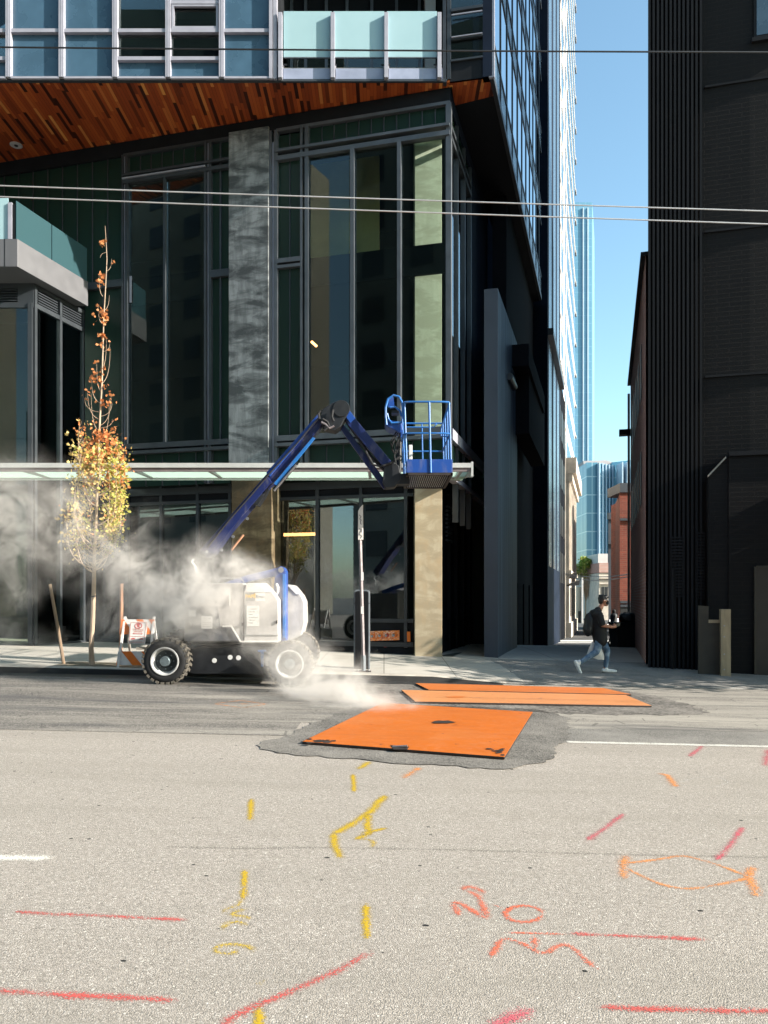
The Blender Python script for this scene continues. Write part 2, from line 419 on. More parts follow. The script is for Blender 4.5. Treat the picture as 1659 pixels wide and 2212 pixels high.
def jeans():
    n = N('faded_blue_denim'); v = n.coord(); a = n.noise(v, 6, 6, .6); c = n.ramp(a, [(.3, (.04,.075,.13)), (.5, (.11,.17,.25)), (.7, (.3,.38,.46))])
    return n.done(n.bsdf(c, .85, 0, .2))
m_jeans = jeans()
m_shoe = M('white_trainer', (.7,.7,.7), .6, 0, .1, 10)
m_bag = M('white_carrier_bag', (.6,.58,.56), .55, 0, .2, 8)
m_lamp = emit('tube_lamp_glow', (1,.42,.14), 3.0)
m_lamp_c = emit('cool_lamp_glow', (.7,1,.92), 2.2)
m_globe = emit('globe_lamp_glow', (1,.98,.92), 2.2)
m_spot = emit('small_spot_glow', (1,.72,.4), 4)
# ---- ground
def aggregate():
    n = N('worn_exposed_aggregate'); v = n.coord(which='Object')
    vo = n.n('TexVoronoi'); n.t.links.new(v, vo.inputs['Vector']); vo.inputs['Scale'].default_value = 135
    sp = n.n('SeparateXYZ'); n.t.links.new(vo.outputs['Color'], sp.inputs[0])
    c = n.ramp(sp.outputs[0], [(0, (.14,.127,.11)), (.1, (.24,.215,.19)), (.4, (.338,.301,.266)), (.75, (.393,.352,.314)), (.92, (.48,.438,.395)), (1, (.62,.575,.525))])
    c = n.mix(n.ramp(vo.outputs['Distance'], [(.35,(0,0,0)), (.8,(.5,.5,.5))]), c, (.17,.155,.135))
    fi = n.noise(v, 170, 3); c = n.mix(n.math('MULTIPLY', fi, .5), c, n.mix(.5, c, (.1,.09,.08)))
    big = n.noise(v, .45, 5, .6); c = n.mix(n.math('MULTIPLY', n.ramp(big, [(.35,(0,0,0)),(.7,(1,1,1))]), .3), c, (.265,.24,.207))
    st = n.noise(n.coord((.25,2.2,1)), 1.1, 5, .6); c = n.mix(n.math('MULTIPLY', n.ramp(st, [(.5,(0,0,0)),(.72,(1,1,1))]), .38), c, (.21,.192,.165))
    v3 = n.n('TexVoronoi'); n.t.links.new(v, v3.inputs['Vector']); v3.inputs['Scale'].default_value = 48; s3 = n.n('SeparateXYZ'); n.t.links.new(v3.outputs['Color'], s3.inputs[0])
    c = n.mix(n.math('MULTIPLY', n.math('MULTIPLY', n.math('GREATER_THAN', s3.outputs[0], .78), n.math('LESS_THAN', v3.outputs['Distance'], .3)), .5), c, n.ramp(s3.outputs[1], [(0,(.1,.09,.08)),(.35,(.2,.17,.14)),(.6,(.55,.5,.43)),(1,(.75,.71,.64))]))
    pth = n.noise(n.coord((.05,1.0,1)), .55, 3, .5); c = n.mix(n.math('MULTIPLY', n.ramp(pth, [(.45,(0,0,0)),(.62,(1,1,1))]), .22), c, (.205,.187,.16))
    # pits and chips of black stone
    v2 = n.n('TexVoronoi'); n.t.links.new(n.coord((1,1.3,1)), v2.inputs['Vector']); v2.inputs['Scale'].default_value = 9
    s2 = n.n('SeparateXYZ'); n.t.links.new(v2.outputs['Color'], s2.inputs[0])
    pit = n.math('MULTIPLY', n.math('LESS_THAN', n.math('ADD', v2.outputs['Distance'], n.math('MULTIPLY', n.noise(v, 60, 2), .12)), n.math('MULTIPLY_ADD', s2.outputs[1], .17, .05)), n.math('GREATER_THAN', s2.outputs[0], .80))
    c = n.mix(pit, c, (.02,.02,.02))
    return n.done(n.bsdf(c, .9, 0, .2, n.bump(n.math('SUBTRACT', fi, vo.outputs['Distance']), .5, .006)))
m_agg = aggregate()
def lane(nm='old_dusty_asphalt', dust=.75, dk_=.7, sh=(.47,.8)):
    n = N(nm); v = n.coord()
    vo = n.n('TexVoronoi'); n.t.links.new(v, vo.inputs['Vector']); vo.inputs['Scale'].default_value = 70
    sp = n.n('SeparateXYZ'); n.t.links.new(vo.outputs['Color'], sp.inputs[0])
    c = n.ramp(sp.outputs[0], [(0, (.07,.065,.06)), (.6, (.125,.115,.105)), (1, (.24,.22,.2))])
    sx = n.n('SeparateXYZ'); n.t.links.new(v, sx.inputs[0]); kx = n.math('DIVIDE', n.math('ADD', sx.outputs[0], 4.0), 6.5, cl=True)
    d = n.math('ADD', n.noise(n.coord((.16,1.5,1)), 1.7, 7, .65, .5), n.math('MULTIPLY', kx, .2)); c = n.mix(n.math('MULTIPLY', n.ramp(d, [(sh[0],(0,0,0)),(sh[1],(1,1,1))]), dust), c, (.33,.305,.265))
    e = n.noise(n.coord((.22,.9,1)), 1.3, 5, .6); c = n.mix(n.math('MULTIPLY', n.ramp(e, [(.54,(0,0,0)),(.68,(1,1,1))]), dk_), c, (.05,.05,.055))
    cr = n.n('TexVoronoi'); cr.feature = 'DISTANCE_TO_EDGE'; n.t.links.new(n.coord((.5,1.6,1)), cr.inputs['Vector']); cr.inputs['Scale'].default_value = 2.3
    c = n.mix(n.math('MULTIPLY', n.math('LESS_THAN', cr.outputs[0], .012), .5), c, (.05,.048,.045))
    return n.done(n.bsdf(c, .9, 0, .2, n.bump(vo.outputs['Distance'], .4, .006)))
m_lane = lane()
m_lane2 = m_lane
def tar(name, c1, c2, sc=60):
    n = N(name); v = n.coord()
    vo = n.n('TexVoronoi'); n.t.links.new(v, vo.inputs['Vector']); vo.inputs['Scale'].default_value = sc
    sp = n.n('SeparateXYZ'); n.t.links.new(vo.outputs['Color'], sp.inputs[0])
    c = n.mix(sp.outputs[0], c1, c2); b = n.noise(v, 1.2, 6, .6); c = n.mix(n.math('MULTIPLY', n.ramp(b, [(.4,(0,0,0)),(.7,(1,1,1))]), .6), c, dk(c2, 1.5))
    return n.done(n.bsdf(c, .9, 0, .25, n.bump(vo.outputs['Distance'], .5, .008)))
m_patch = tar('fresh_asphalt_patch', (.05,.047,.043), (.165,.153,.138))
m_strip = tar('grey_asphalt_strip', (.1,.095,.088), (.18,.17,.155))
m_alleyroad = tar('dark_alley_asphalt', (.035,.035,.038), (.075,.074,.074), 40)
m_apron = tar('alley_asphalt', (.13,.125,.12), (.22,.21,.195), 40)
m_rough = tar('loose_gravelly_asphalt', (.035,.033,.03), (.17,.155,.14), 26)
def walk():
    n = N('sidewalk_concrete'); v = n.coord()
    bt = n.n('TexBrick'); n.t.links.new(v, bt.inputs['Vector']); bt.offset = 0
    bt.inputs['Scale'].default_value = 1; bt.inputs['Brick Width'].default_value = 1.5; bt.inputs['Row Height'].default_value = 1.45; bt.inputs['Mortar Size'].default_value = .012
    bt.inputs['Color1'].default_value = (.41,.385,.35,1); bt.inputs['Color2'].default_value = (.36,.34,.31,1); bt.inputs['Mortar'].default_value = (.14,.13,.12,1)
    a = n.noise(v, 2.5, 7, .65); c = n.mix(n.math('MULTIPLY', n.ramp(a, [(.4,(0,0,0)),(.7,(1,1,1))]), .45), bt.outputs[0], (.3,.28,.24))
    f = n.noise(v, 60, 3); c = n.mix(n.math('MULTIPLY', f, .25), c, (.25,.23,.2))
    return n.done(n.bsdf(c, .9, 0, .2, n.bump(f, .15, .004)))
m_walk = walk()
m_kerb = M('kerb_concrete', (.36,.33,.29), .9, 0, .35, 3, .15)
m_gutter = M('dark_kerb_face', (.035,.034,.034), .85, 0, .5, 2, .15, stretch=(.6,2,2))  # kerb face much darker than the kerb top
m_gut2 = M('dark_gutter_band', (.012,.012,.013), .7, 0, .5, 1.2, .1, stretch=(.5,2,1))  # near-black band of road along the kerb
m_soil = M('tree_pit_soil', (.12,.1,.07), .95, 0, .5, 7, .4)
m_earth = M('far_ground', (.1,.095,.085), .95, 0, .3, .2)
m_linewhite = None
def paint(name, col, cov=.5, fine=120, edge_w=1.05):
    n = N(name); at = n.n('Attribute', attribute_name='edge'); v = n.coord()
    a = n.noise(v, fine, 4, .7); b = n.noise(v, 7, 3)
    k = n.math('SUBTRACT', n.math('ADD', n.math('MULTIPLY_ADD', a, 3.4, -1.7), n.math('MULTIPLY_ADD', b, .9, -.45)), n.math('MULTIPLY_ADD', at.outputs['Fac'], edge_w*.8, .12-cov))
    al = n.ramp(k, [(.0, (0,0,0)), (.5, (.86,.86,.86))])
    c = n.mix(a, dk(col, .8), dk(col, 1.15))
    d = n.bsdf(c, .75, 0, .2); t = n.n('BsdfTransparent')
    m = n.n('MixShader'); n.t.links.new(al, m.inputs[0]); n.t.links.new(t.outputs[0], m.inputs[1]); n.t.links.new(d, m.inputs[2])
    return n.done(m.outputs[0])
p_yel = paint('yellow_spray_paint', (.46,.31,.015), .7)
p_yelf = paint('thin_yellow_spray_paint', (.5,.35,.04), .45)
p_red = paint('red_spray_paint', (.5,.085,.075), .5)
p_pink = paint('pink_spray_paint', (.5,.1,.13), .48)
p_org = paint('orange_spray_paint', (.66,.25,.07), .5)
p_sal = paint('salmon_spray_paint', (.62,.13,.065), .5)
p_white = paint('worn_white_road_paint', (.66,.64,.58), .75)
p_faint = paint('ghost_of_white_spray_paint', (.6,.58,.54), .2)
p_seam = paint('dark_pavement_seam', (.2,.185,.16), .3)
p_line = paint('solid_white_road_paint', (.6,.58,.53), .8, edge_w=.5)
def plate(name, col, worn, thr):
    n = N(name); v = n.coord(); a = n.noise(v, 2.2, 8, .68, .3); b = n.noise(v, 14, 4)
    c = n.mix(a, dk(col,.75), dk(col,1.12)); c = n.mix(n.math('MULTIPLY', n.ramp(b, [(.48,(0,0,0)),(.75,(1,1,1))]), .3), c, (.5,.2,.1))
    ty = n.noise(n.coord((.35,3.2,1)), 1.9, 6, .65, .3); c = n.mix(n.math('MULTIPLY', n.ramp(ty, [(.5,(0,0,0)),(.7,(1,1,1))]), .32), c, (.2,.05,.018))
    du = n.noise(v, .9, 5, .6, .6); c = n.mix(n.math('MULTIPLY', n.ramp(du, [(.48,(0,0,0)),(.7,(1,1,1))]), .26), c, (.42,.17,.06))
    sc = n.noise(n.coord((1.2,14,1), (0,0,.35)), 4, 4, .7); c = n.mix(n.math('MULTIPLY', n.ramp(sc, [(.64,(0,0,0)),(.7,(1,1,1))]), .5), c, (.12,.035,.02))
    k = n.ramp(n.noise(n.coord((1,1,1)), 5.5, 8, .7, .2), [(thr, (0,0,0)), (thr+.03, (1,1,1))]); c = n.mix(k, c, worn)
    return n.done(n.bsdf(c, .55, 0, .35, n.bump(b, .1, .003)))
m_plate = plate('orange_painted_steel', (.45,.106,.005), (.15,.04,.018), .645)
m_plate_pale = plate('pale_dusty_orange_steel', (.52,.21,.075), (.33,.14,.07), .6)
m_plate_dust = plate('dusty_orange_steel', (.48,.125,.018), (.3,.09,.04), .62)
m_rust = M('dark_worn_steel', (.03,.022,.02), .6, .2, .5, 20)
# ------------------------------------------------------------------ ground, road, pavement
def sheet(name, xs, ys, fn, mat, parent=None, kind='structure', off=0.0):
    mb = MB(); nx, ny = len(xs), len(ys)
    mb.v = [Vector((x, y, fn(x, y)+off)) for y in ys for x in xs]
    for j in range(ny-1):
        for i in range(nx-1):
            mb.f.append([j*nx+i, j*nx+i+1, (j+1)*nx+i+1, (j+1)*nx+i]); mb.m.append(0)
    o = mb.build(name, mat, parent, smooth=True)
    if parent is None: tag(o, kind=kind)
    return o
def lin(a, b, n): return [a+(b-a)*i/(n-1) for i in range(n)]
XS = [-200, -60, -30]+lin(-16, 11, 28)+[20, 40, 60, 200]
g = tag(MB().add([(-2500,-2500,-2.2),(2500,-2500,-2.2),(2500,2500,-2.2),(-2500,2500,-2.2)], [(0,1,2,3)]).build('ground', m_earth), kind='structure')
road = sheet('road', XS, [-8, -4, 0, 3, 6, 9, 10, 12, 14, KERB], road_z, m_agg)
# far side pavement behind the camera
fs = MB().box((-200,-14,-.6), (200,-8,.14)).build('far_pavement', m_walk); tag(fs, kind='structure')
# darker lane along the kerb, left of the trench patch
def gpoly(pts, off): return [ground(x, y, off) for x, y in pts]
lx = lin(-16, -1.05, 24)
ys = lin(8.72, KERB-.02, 12)
lane_o = sheet('asphalt_lane', [-200,-40]+lx, ys, road_z, m_lane, road, off=.004)
lane_o['label'] = 'older grey asphalt lane with dusty streaks along the kerb'
mid = sheet('asphalt_lane', lin(-1.05, 11, 14)+[20, 60, 200], lin(9.75, KERB-.02, 8), road_z, m_lane2, road, off=.004)
# grey strip on the right behind the white line
strip = sheet('asphalt_strip', lin(2.0, 11, 10)+[20, 60, 200], lin(8.72, 9.75, 3), road_z, m_strip, road, off=.004)
def jag(pts, n=14, amp=.05):
    out = []
    for i in range(len(pts)):
        a, b = Vector(pts[i]), Vector(pts[(i+1) % len(pts)])
        L = (b-a).length; k = max(2, int(L*n))
        d = (b-a).normalized(); q = Vector((-d.y, d.x, 0))
        for j in range(k):
            p = a+(b-a)*(j/k)
            if j: p = p+q*random.uniform(-amp, amp)+d*random.uniform(-amp, amp)*.4
            p.z = road_z(p.x, p.y)
            out.append(p)
    return out
def flatpatch(name, px, mat, off, amp=.05, n=10):
    pts = [p+Vector((0,0,off)) for p in jag([ground(x, y) for x, y in px], n, amp)]
    bm = bmesh.new(); vs = [bm.verts.new(p) for p in pts]
    es = [bm.edges.new((vs[i], vs[(i+1) % len(vs)])) for i in range(len(vs))]
    bmesh.ops.triangle_fill(bm, edges=es, use_beauty=True)
    for fc in bm.faces:
        if fc.normal.z < 0: fc.normal_flip()
    me = bpy.data.meshes.new(name); bm.to_mesh(me); bm.free(); me.materials.append(mat)
    return link_mesh(name, me, road)
pt = flatpatch('asphalt_patch', [(553,1611),(566,1602),(606,1596),(640,1577),(672,1566),(720,1545),(800,1520),(1152,1532),(1236,1552),(1226,1575),(1232,1592),(1205,1612),(1196,1632),(1180,1648),(1110,1661),(1040,1660),(960,1655),(880,1652),(800,1644),(740,1640),(690,1634),(640,1633),(600,1628),(580,1622)], m_patch, .008)
pt['label'] = 'dark fresh asphalt patch with ragged edge around the nearest orange plate'
pt2 = flatpatch('asphalt_patch', [(812,1492),(836,1480),(880,1474),(960,1476),(1100,1481),(1240,1487),(1330,1489),(1420,1505),(1500,1524),(1532,1541),(1440,1546),(1300,1545),(1180,1541),(1050,1537),(940,1531),(860,1524),(818,1508)], m_rough, .008, .09)
pt2['label'] = 'loose gravelly asphalt around the two far orange plates'
# ---- sidewalk and kerb
sw = sheet('sidewalk', XS[:-1]+[60], [KERB+.15, 16.5, 17.3, 18.2, 19, 20, 22, 26], lambda x, y: gz(x, min(y, 20)) if y <= 20 else slope(x)+.09, m_walk)
kb = MB(); kx = [-60]+lin(-16, 14, 61)+[60]
for a, b in zip(kx[:-1], kx[1:]):
    za, zb = gz(a, KERB+.01), gz(b, KERB+.01)
    ra, rb = road_z(a, KERB)-.3, road_z(b, KERB)-.3
    kb.add([(a,KERB,ra),(b,KERB,rb),(b,KERB,zb-.02),(a,KERB,za-.02),(a,KERB+.02,za+.003),(b,KERB+.02,zb+.003),(a,KERB+.16,za+.004),(b,KERB+.16,zb+.004)], [(0,1,2,3)], 1)
    k = len(kb.v)-8
    for f in ((3,2,5,4),(4,5,7,6)): kb.f.append([k+i for i in f]); kb.m.append(0 if a < 2.3 else 2)
kerb = tag(kb.build('kerb', [m_kerb, m_gutter, m_apron]), kind='structure')
gut = sheet('gutter', [-60]+lin(-16, 2.4, 20), [KERB-.62, KERB-.4, KERB-.01], road_z, m_gut2, None, off=.009)
ap = MB(); apx = [(1019,1432.5),(1054,1453),(1008,1470.5),(1150,1477),(1320,1483.5),(1500,1489),(1660,1494),(1830,1499),(1830,1465),(1659,1455),(1500,1446),(1380,1441),(1250,1437)]
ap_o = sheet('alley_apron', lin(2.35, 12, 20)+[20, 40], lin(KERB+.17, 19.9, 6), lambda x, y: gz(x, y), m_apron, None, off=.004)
# the apron keeps a slanted edge next to the paving
for v in ap_o.data.vertices:
    if v.co.x < 2.4:
        v.co.x = 2.55 - .42*max(0, 1-abs(v.co.y-17.2)/1.6)*-1
        v.co.z = gz(v.co.x, v.co.y)+.004
al = MB(); n_al = 16
for i in range(n_al):
    Y0, Y1 = 19.9+i*(110-19.9)/n_al, 19.9+(i+1)*(110-19.9)/n_al
    l0, r0 = -4.5+.2886*Y0, 5.2+.2886*Y0; l1, r1 = -4.5+.2886*Y1, 5.2+.2886*Y1
    if Y0 > 45: l0, r0, l1, r1 = l0-25, r0+40, l1-25, r1+40
    z = lambda X, Y: slope(min(X, 11))+.09-.035*clamp(Y-20, 0, 32)-.0
    zc0, zc1 = z(9, Y0), z(9, Y1)
    al.add([(l0,Y0,zc0),(r0,Y0,zc0),(r1,Y1,zc1),(l1,Y1,zc1)], [(0,1,2,3)], 1 if 2 <= i < 0 else 0)
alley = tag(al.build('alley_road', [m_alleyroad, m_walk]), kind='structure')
def alley_z(Y): return slope(9)+.09-.035*clamp(Y-20, 0, 32)
cs = MB()
for (Y0, Y1) in ((44.5, 52.0), (41.0, 42.6)):
    cs.add([(-4+.2886*Y0,Y0,alley_z(Y0)+.006),(30+.2886*Y0,Y0,alley_z(Y0)+.006),(30+.2886*Y1,Y1,alley_z(Y1)+.006),(-4+.2886*Y1,Y1,alley_z(Y1)+.006)], [(0,1,2,3)])
cs_o = tag(cs.build('cross_street_sunlit_strip', M('painted_sunlight_concrete', (.62,.6,.56), .9, 0, .1, 2)), kind='structure')  # pale colour stands in for sunlight falling across the alley floor
# tree pit
tp = sheet('tree_pit', [ground(x, 1447).x for x in (118, 200, 300)], [15.95, 16.3, 16.75], gz, m_soil, None, off=.005)
# ---- steel road plates
def road_plate(px, mat, label, thick=.028, off=.012, extra=None):
    pts = [ground(x, y, off) for x, y in px]
    c = sum(pts, Vector())/len(pts)
    root = empty('road_plate', (c.x, c.y, road_z(c.x, c.y)), label, 'road plate', 'orange steel plates over the trench')
    up = Vector((0,0,thick))
    o = MB().prism(pts, up).build('steel_plate', [mat, m_rust], root, bevel=.004)
    me = o.data
    for p in me.polygons:
        if abs(p.normal.z) < .5: p.material_index = 1
    def on(x, y): return ground(x, y, off+thick)
    return root, on
rp1, on1 = road_plate([(653,1607),(826,1522),(1151,1542),(1090,1641)], m_plate, 'nearest orange steel road plate with worn corners and a lifting notch')
def blot(on, cx, cy, rx, ry, name, mat, root, n=16, j=.25, lift=.002):
    pts = [on(cx+rx*math.cos(2*math.pi*i/n)*random.uniform(1-j,1+j), cy+ry*math.sin(2*math.pi*i/n)*random.uniform(1-j,1+j))+Vector((0,0,lift)) for i in range(n)]
    return MB().poly(pts).build(name, mat, root)
hole = MB().prism([on1(x, y)+Vector((0,0,-.0)) for x, y in ((843,1610),(884,1613),(880,1619),(850,1619))], (0,0,.003)).build('lifting_notch', m_rust, rp1)
hk = MB().tube([on1(848,1614)+Vector((0,0,.004)), on1(880,1616)+Vector((0,0,.02))], .012, 6).build('lifting_pin', m_steel, rp1)
h2 = blot(on1, 958, 1560, 24, 3.2, 'lifting_hole', m_rust, rp1)
for (cx, cy, rx, ry, k) in ((700,1600,34,6,14),(1072,1622,30,8,10)):
    for _ in range(k):
        w = MB()
        a, b = cx+random.gauss(0, rx*.5), cy+random.gauss(0, ry*.55)
        s = random.uniform(3, 11)
        w.poly([on1(a+s*math.cos(t*1.05)*random.uniform(.5,1.2), b+s*.22*math.sin(t*1.05)*random.uniform(.5,1.2))+Vector((0,0,.002+.00005*_)) for t in range(6)])
        w.build('paint_wear_stain', m_rust, rp1)
rp2, on2 = road_plate([(897,1519),(867,1493.5),(1352,1504.5),(1408,1528)], m_plate_pale, 'pale dusty orange steel road plate between the nearest and the farthest plate')
blot(on2, 985, 1506, 22, 2.0, 'lifting_hole', m_plate_dust, rp2)
rp3, on3 = road_plate([(926,1493),(897,1478.5),(1303,1489),(1364,1503)], m_plate_dust, 'farthest orange steel road plate, a strip against the kerb')
# ---- sprayed marks and painted lines
def stroke(px, w, mat, name='spray_mark', label=None, off=.012, smooth=True):
    pts = [ground(x, y) for x, y in px]
    out = []
    for i in range(len(pts)-1):
        a, b = pts[i], pts[i+1]; k = max(2, int((b-a).length/.025))
        for j in range(k): out.append(a+(b-a)*(j/k))
    out.append(pts[-1])
    if smooth and len(out) > 4:
        for _ in range(6): out = [out[0]]+[(out[i-1]+out[i]*2+out[i+1])/4 for i in range(1, len(out)-1)]+[out[-1]]
    mb = MB(); att = []; n = len(out); L = 0
    for i, p in enumerate(out):
        d = (out[min(i+1, n-1)]-out[max(i-1, 0)]); d.z = 0; d.normalize(); q = Vector((-d.y, d.x, 0))
        e = min(i, n-1-i); endfade = max(0, 1-e/2.0)*.6
        for t, a in ((-1, 1), (-.5, .45), (0, 0), (.5, .45), (1, 1)):
            r = p+q*(w*.5*t*1.45); mb.v.append(Vector((r.x, r.y, gz(r.x, r.y)+off))); att.append(min(1.2, a+endfade))
    for i in range(n-1):
        for k in range(4): mb.f.append([i*5+k, (i+1)*5+k, (i+1)*5+k+1, i*5+k+1]); mb.m.append(0)
    mb.att = att
    o = mb.build(name, mat, road)
    if label: o['label'] = label
    return o
_z = [0]
def sm(px, w, mat, label, name='spray_mark'):
    _z[0] += 1
    return stroke(px, w, mat, name, label, (.0056 if px[0][1] < 1560 else .0012)+.00004*_z[0])
a3 = lambda l: [(x*.5200, 1659+y*.5200) for x, y in l]
a4 = lambda l: [(796.3+x*.52, 1592.6+y*.52) for x, y in l]
sm([(543,1725),(542,1750),(540,1773)], .052, p_yel, 'short yellow dash beside the smaller of two dashes')
sm([(762,1672),(764,1690),(765,1712)], .05, p_yel, 'yellow dash pointing at the plate')
sm([(773,1662),(786,1654),(800,1645)], .075, p_yel, 'slanted yellow tick nearest the asphalt patch')
sm([(870,1682),(888,1670),(907,1657)], .085, p_org, 'slanted orange yellow tick below the patch')
sm([(833,1717),(800,1754),(760,1780),(722,1802)], .075, p_yel, 'long bent yellow arrow stroke')
sm([(722,1799),(722,1822),(735,1855)], .06, p_yel, 'thick foot of the yellow arrow')
sm([(796,1758),(793,1790),(804,1798),(775,1812),(764,1814)], .06, p_yel, 'yellow scribble branching from the arrow')
sm([(790,1800),(838,1788)], .05, p_yel, 'thin yellow cross stroke'); sm([(764,1814),(800,1812),(812,1818),(801,1832)], .05, p_yelf, 'faint yellow hook')
sm([(800,1793),(785,1806)], .08, p_yel, 'yellow blot')
sm([(529,1878),(528,1910),(525,1945)], .042, p_yel, 'upright yellow dash above the scribbled letters')
sm(a3([(1000,540),(1000,575),(915,588),(925,612)]), .05, p_yelf, 'faint yellow letter stroke')
sm(a3([(1048,582),(985,590),(940,618),(1045,612),(1030,640)]), .05, p_yelf, 'faint yellow scribbled letter')
sm(a3([(1040,660),(985,630),(915,655),(935,682)]), .05, p_yelf, 'faint yellow scribbled letter end')
sm(a3([(1055,772),(1062,750),(1020,732),(940,728),(882,742),(878,762),(910,775),(965,778),(990,765),(975,752)]), .045, p_yelf, 'faint yellow figure lying on its side')
sm([(790,1951),(791,1990),(793,2030)], .048, p_yel, 'solid thick yellow dash')
sm([(559,2170),(560,2200),(560,2235)], .042, p_yel, 'yellow dash at the bottom edge'); sm(a3([(1050,905),(1105,882)]), .05, p_yelf, 'ghost of a yellow dab')
sm([(26,1970),(120,1975),(208,1978),(300,1983),(412,1988)], .05, p_red, 'straight red line level with the yellow letters')
sm([(-60,2137),(60,2145),(208,2153),(300,2157),(388,2161)], .055, p_red, 'red line near the bottom left')
sm([(808,2055),(720,2102),(620,2146),(520,2186),(470,2222)], .06, p_red, 'long slanted red line')
sm([(1518,1611),(1488,1635)], .075, p_pink, 'small pink tick near the white line'); sm([(1661,1620),(1656,1640),(1654,1655)], .1, p_pink, 'pink tick cut by the frame')
sm([(1348,1758),(1310,1787),(1267,1817)], .06, p_pink, 'slanted pink dash'); sm([(1606,1786),(1580,1822),(1547,1860)], .06, p_pink, 'steep pink dash beside the diamond')
sm([(1417,1671),(1440,1673),(1450,1685),(1460,1701)], .085, p_org, 'short orange hook')
sm(a4([(1280,195),(1360,208),(1430,210),(1500,188),(1450,162),(1350,170),(1290,190)]), .05, p_faint, 'ghost of an old white diamond')
sm(a4([(1060,525),(1180,512),(1310,490),(1450,530),(1590,585),(1460,612),(1340,633),(1240,622),(1150,585),(1062,540)]), .045, p_org, 'orange diamond outline')
sm(a4([(1076,488),(1055,532),(1060,592)]), .08, p_org, 'orange arrowhead on the diamond'); sm(a4([(1600,533),(1575,582),(1600,620),(1610,668)]), .075, p_org, 'larger orange arrowhead on the diamond')
sm(a4([(378,748),(350,690),(362,678),(420,715),(500,762),(470,690),(455,655),(390,632)]), .055, p_sal, 'salmon letter N')
sm(a4([(385,640),(410,615),(460,630),(488,655)]), .06, p_sal, 'salmon cap over the letter')
sm(a4([(500,690),(560,712)]), .035, p_sal, 'thin salmon link')
sm(a4([(645+80*math.cos(t), 735+36*math.sin(t)) for t in [k*2*math.pi/16 for k in range(17)]]), .04, p_sal, 'salmon letter O')
sm(a4([(505,918),(535,870),(562,828),(640,855),(700,900),(738,908),(770,875),(805,853),(850,868),(890,920),(955,968)]), .045, p_sal, 'salmon zigzag')
sm(a4([(690,822),(690,855),(692,885)]), .05, p_sal, 'short salmon bar'); sm(a4([(555,812),(690,816),(830,820)]), .028, p_sal, 'thin salmon overline')
sm(a4([(830,816),(1000,825),(1200,832),(1420,842)]), .05, p_red, 'red line running on from the zigzag')
sm(a4([(945,1122),(1100,1130),(1400,1136),(1720,1142)]), .055, p_red, 'red line at the bottom right')
sm(a4([(695,1130),(610,1160),(500,1215)]), .09, p_pink, 'broad pink dash at the bottom edge')
sm([(462,1521),(520,1514),(576,1522),(524,1530),(462,1521)], .05, p_org, 'small orange diamond on the old lane'); sm([(514,1522),(540,1521)], .12, p_org, 'orange blot inside the small diamond')
stroke([(-160,1852),(-20,1853),(113,1854)], .1, p_white, 'lane_dash', 'worn white lane dash', .0014)
stroke([(1225,1603.5),(1440,1608.5),(1659,1613.5),(1900,1619)], .085, p_line, 'lane_line', 'white line along the grey asphalt strip', .0055)
stroke([(360,1829),(520,1833),(700,1831),(980,1836),(1200,1842),(1420,1848),(1659,1852),(1800,1856)], .06, p_seam, 'pavement_seam', None, .001)
stroke([(-300,1566),(0,1576.5),(300,1583),(560,1589)], .04, p_seam, 'pavement_seam', None, .0055)
# ------------------------------------------------------------------ glass building on the corner
CA, SA = math.cos(R(14.5)), math.sin(R(14.5))
AL = Vector((math.sin(R(16.1)), math.cos(R(16.1)), 0))          # the alley's direction
C0 = Vector((1.66, 19.6, 0))
PA = Plane(C0.x, C0.y, -CA, SA)                                  # skewed street front
PS = Plane(C0.x, C0.y, AL.x, AL.y, (1,-.3,0))                    # its return along the alley
YU = 19.4
PU = Plane(0, YU, 1, 0)                                          # upper storeys, parallel to the street
cb = empty('corner_building', (C0.x, C0.y, 0), 'glass corner building with an overhanging upper storey and a cedar soffit', 'building')
ZS = 14.6; ZT = 14.2; ZC = 13.6; ZW = 13.42; ZF1, ZF0 = 10.72, 9.95; ZB = 5.9; ZR = 5.68; ZG = 4.75
sx = PA.s
SL = sx(-260); S0 = 0.0
# --- interior (a real dark hall behind the glass)
it = MB()
PA.quad(it, 0, SL, -.2, ZS, -7)
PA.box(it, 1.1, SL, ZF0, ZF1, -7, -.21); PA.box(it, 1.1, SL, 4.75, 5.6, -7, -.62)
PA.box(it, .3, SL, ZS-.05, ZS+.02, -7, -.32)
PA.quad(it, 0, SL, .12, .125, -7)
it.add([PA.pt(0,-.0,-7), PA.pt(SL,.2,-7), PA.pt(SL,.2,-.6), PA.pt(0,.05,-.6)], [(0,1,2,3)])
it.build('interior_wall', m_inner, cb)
yw = MB(); PA.box(yw, sx(770), sx(597), ZF1+.01, ZS-.1, -2.4, -2.3); yw.build('interior_partition', M('ochre_partition', (.42,.39,.2), .9, 0, .2, 1), cb)
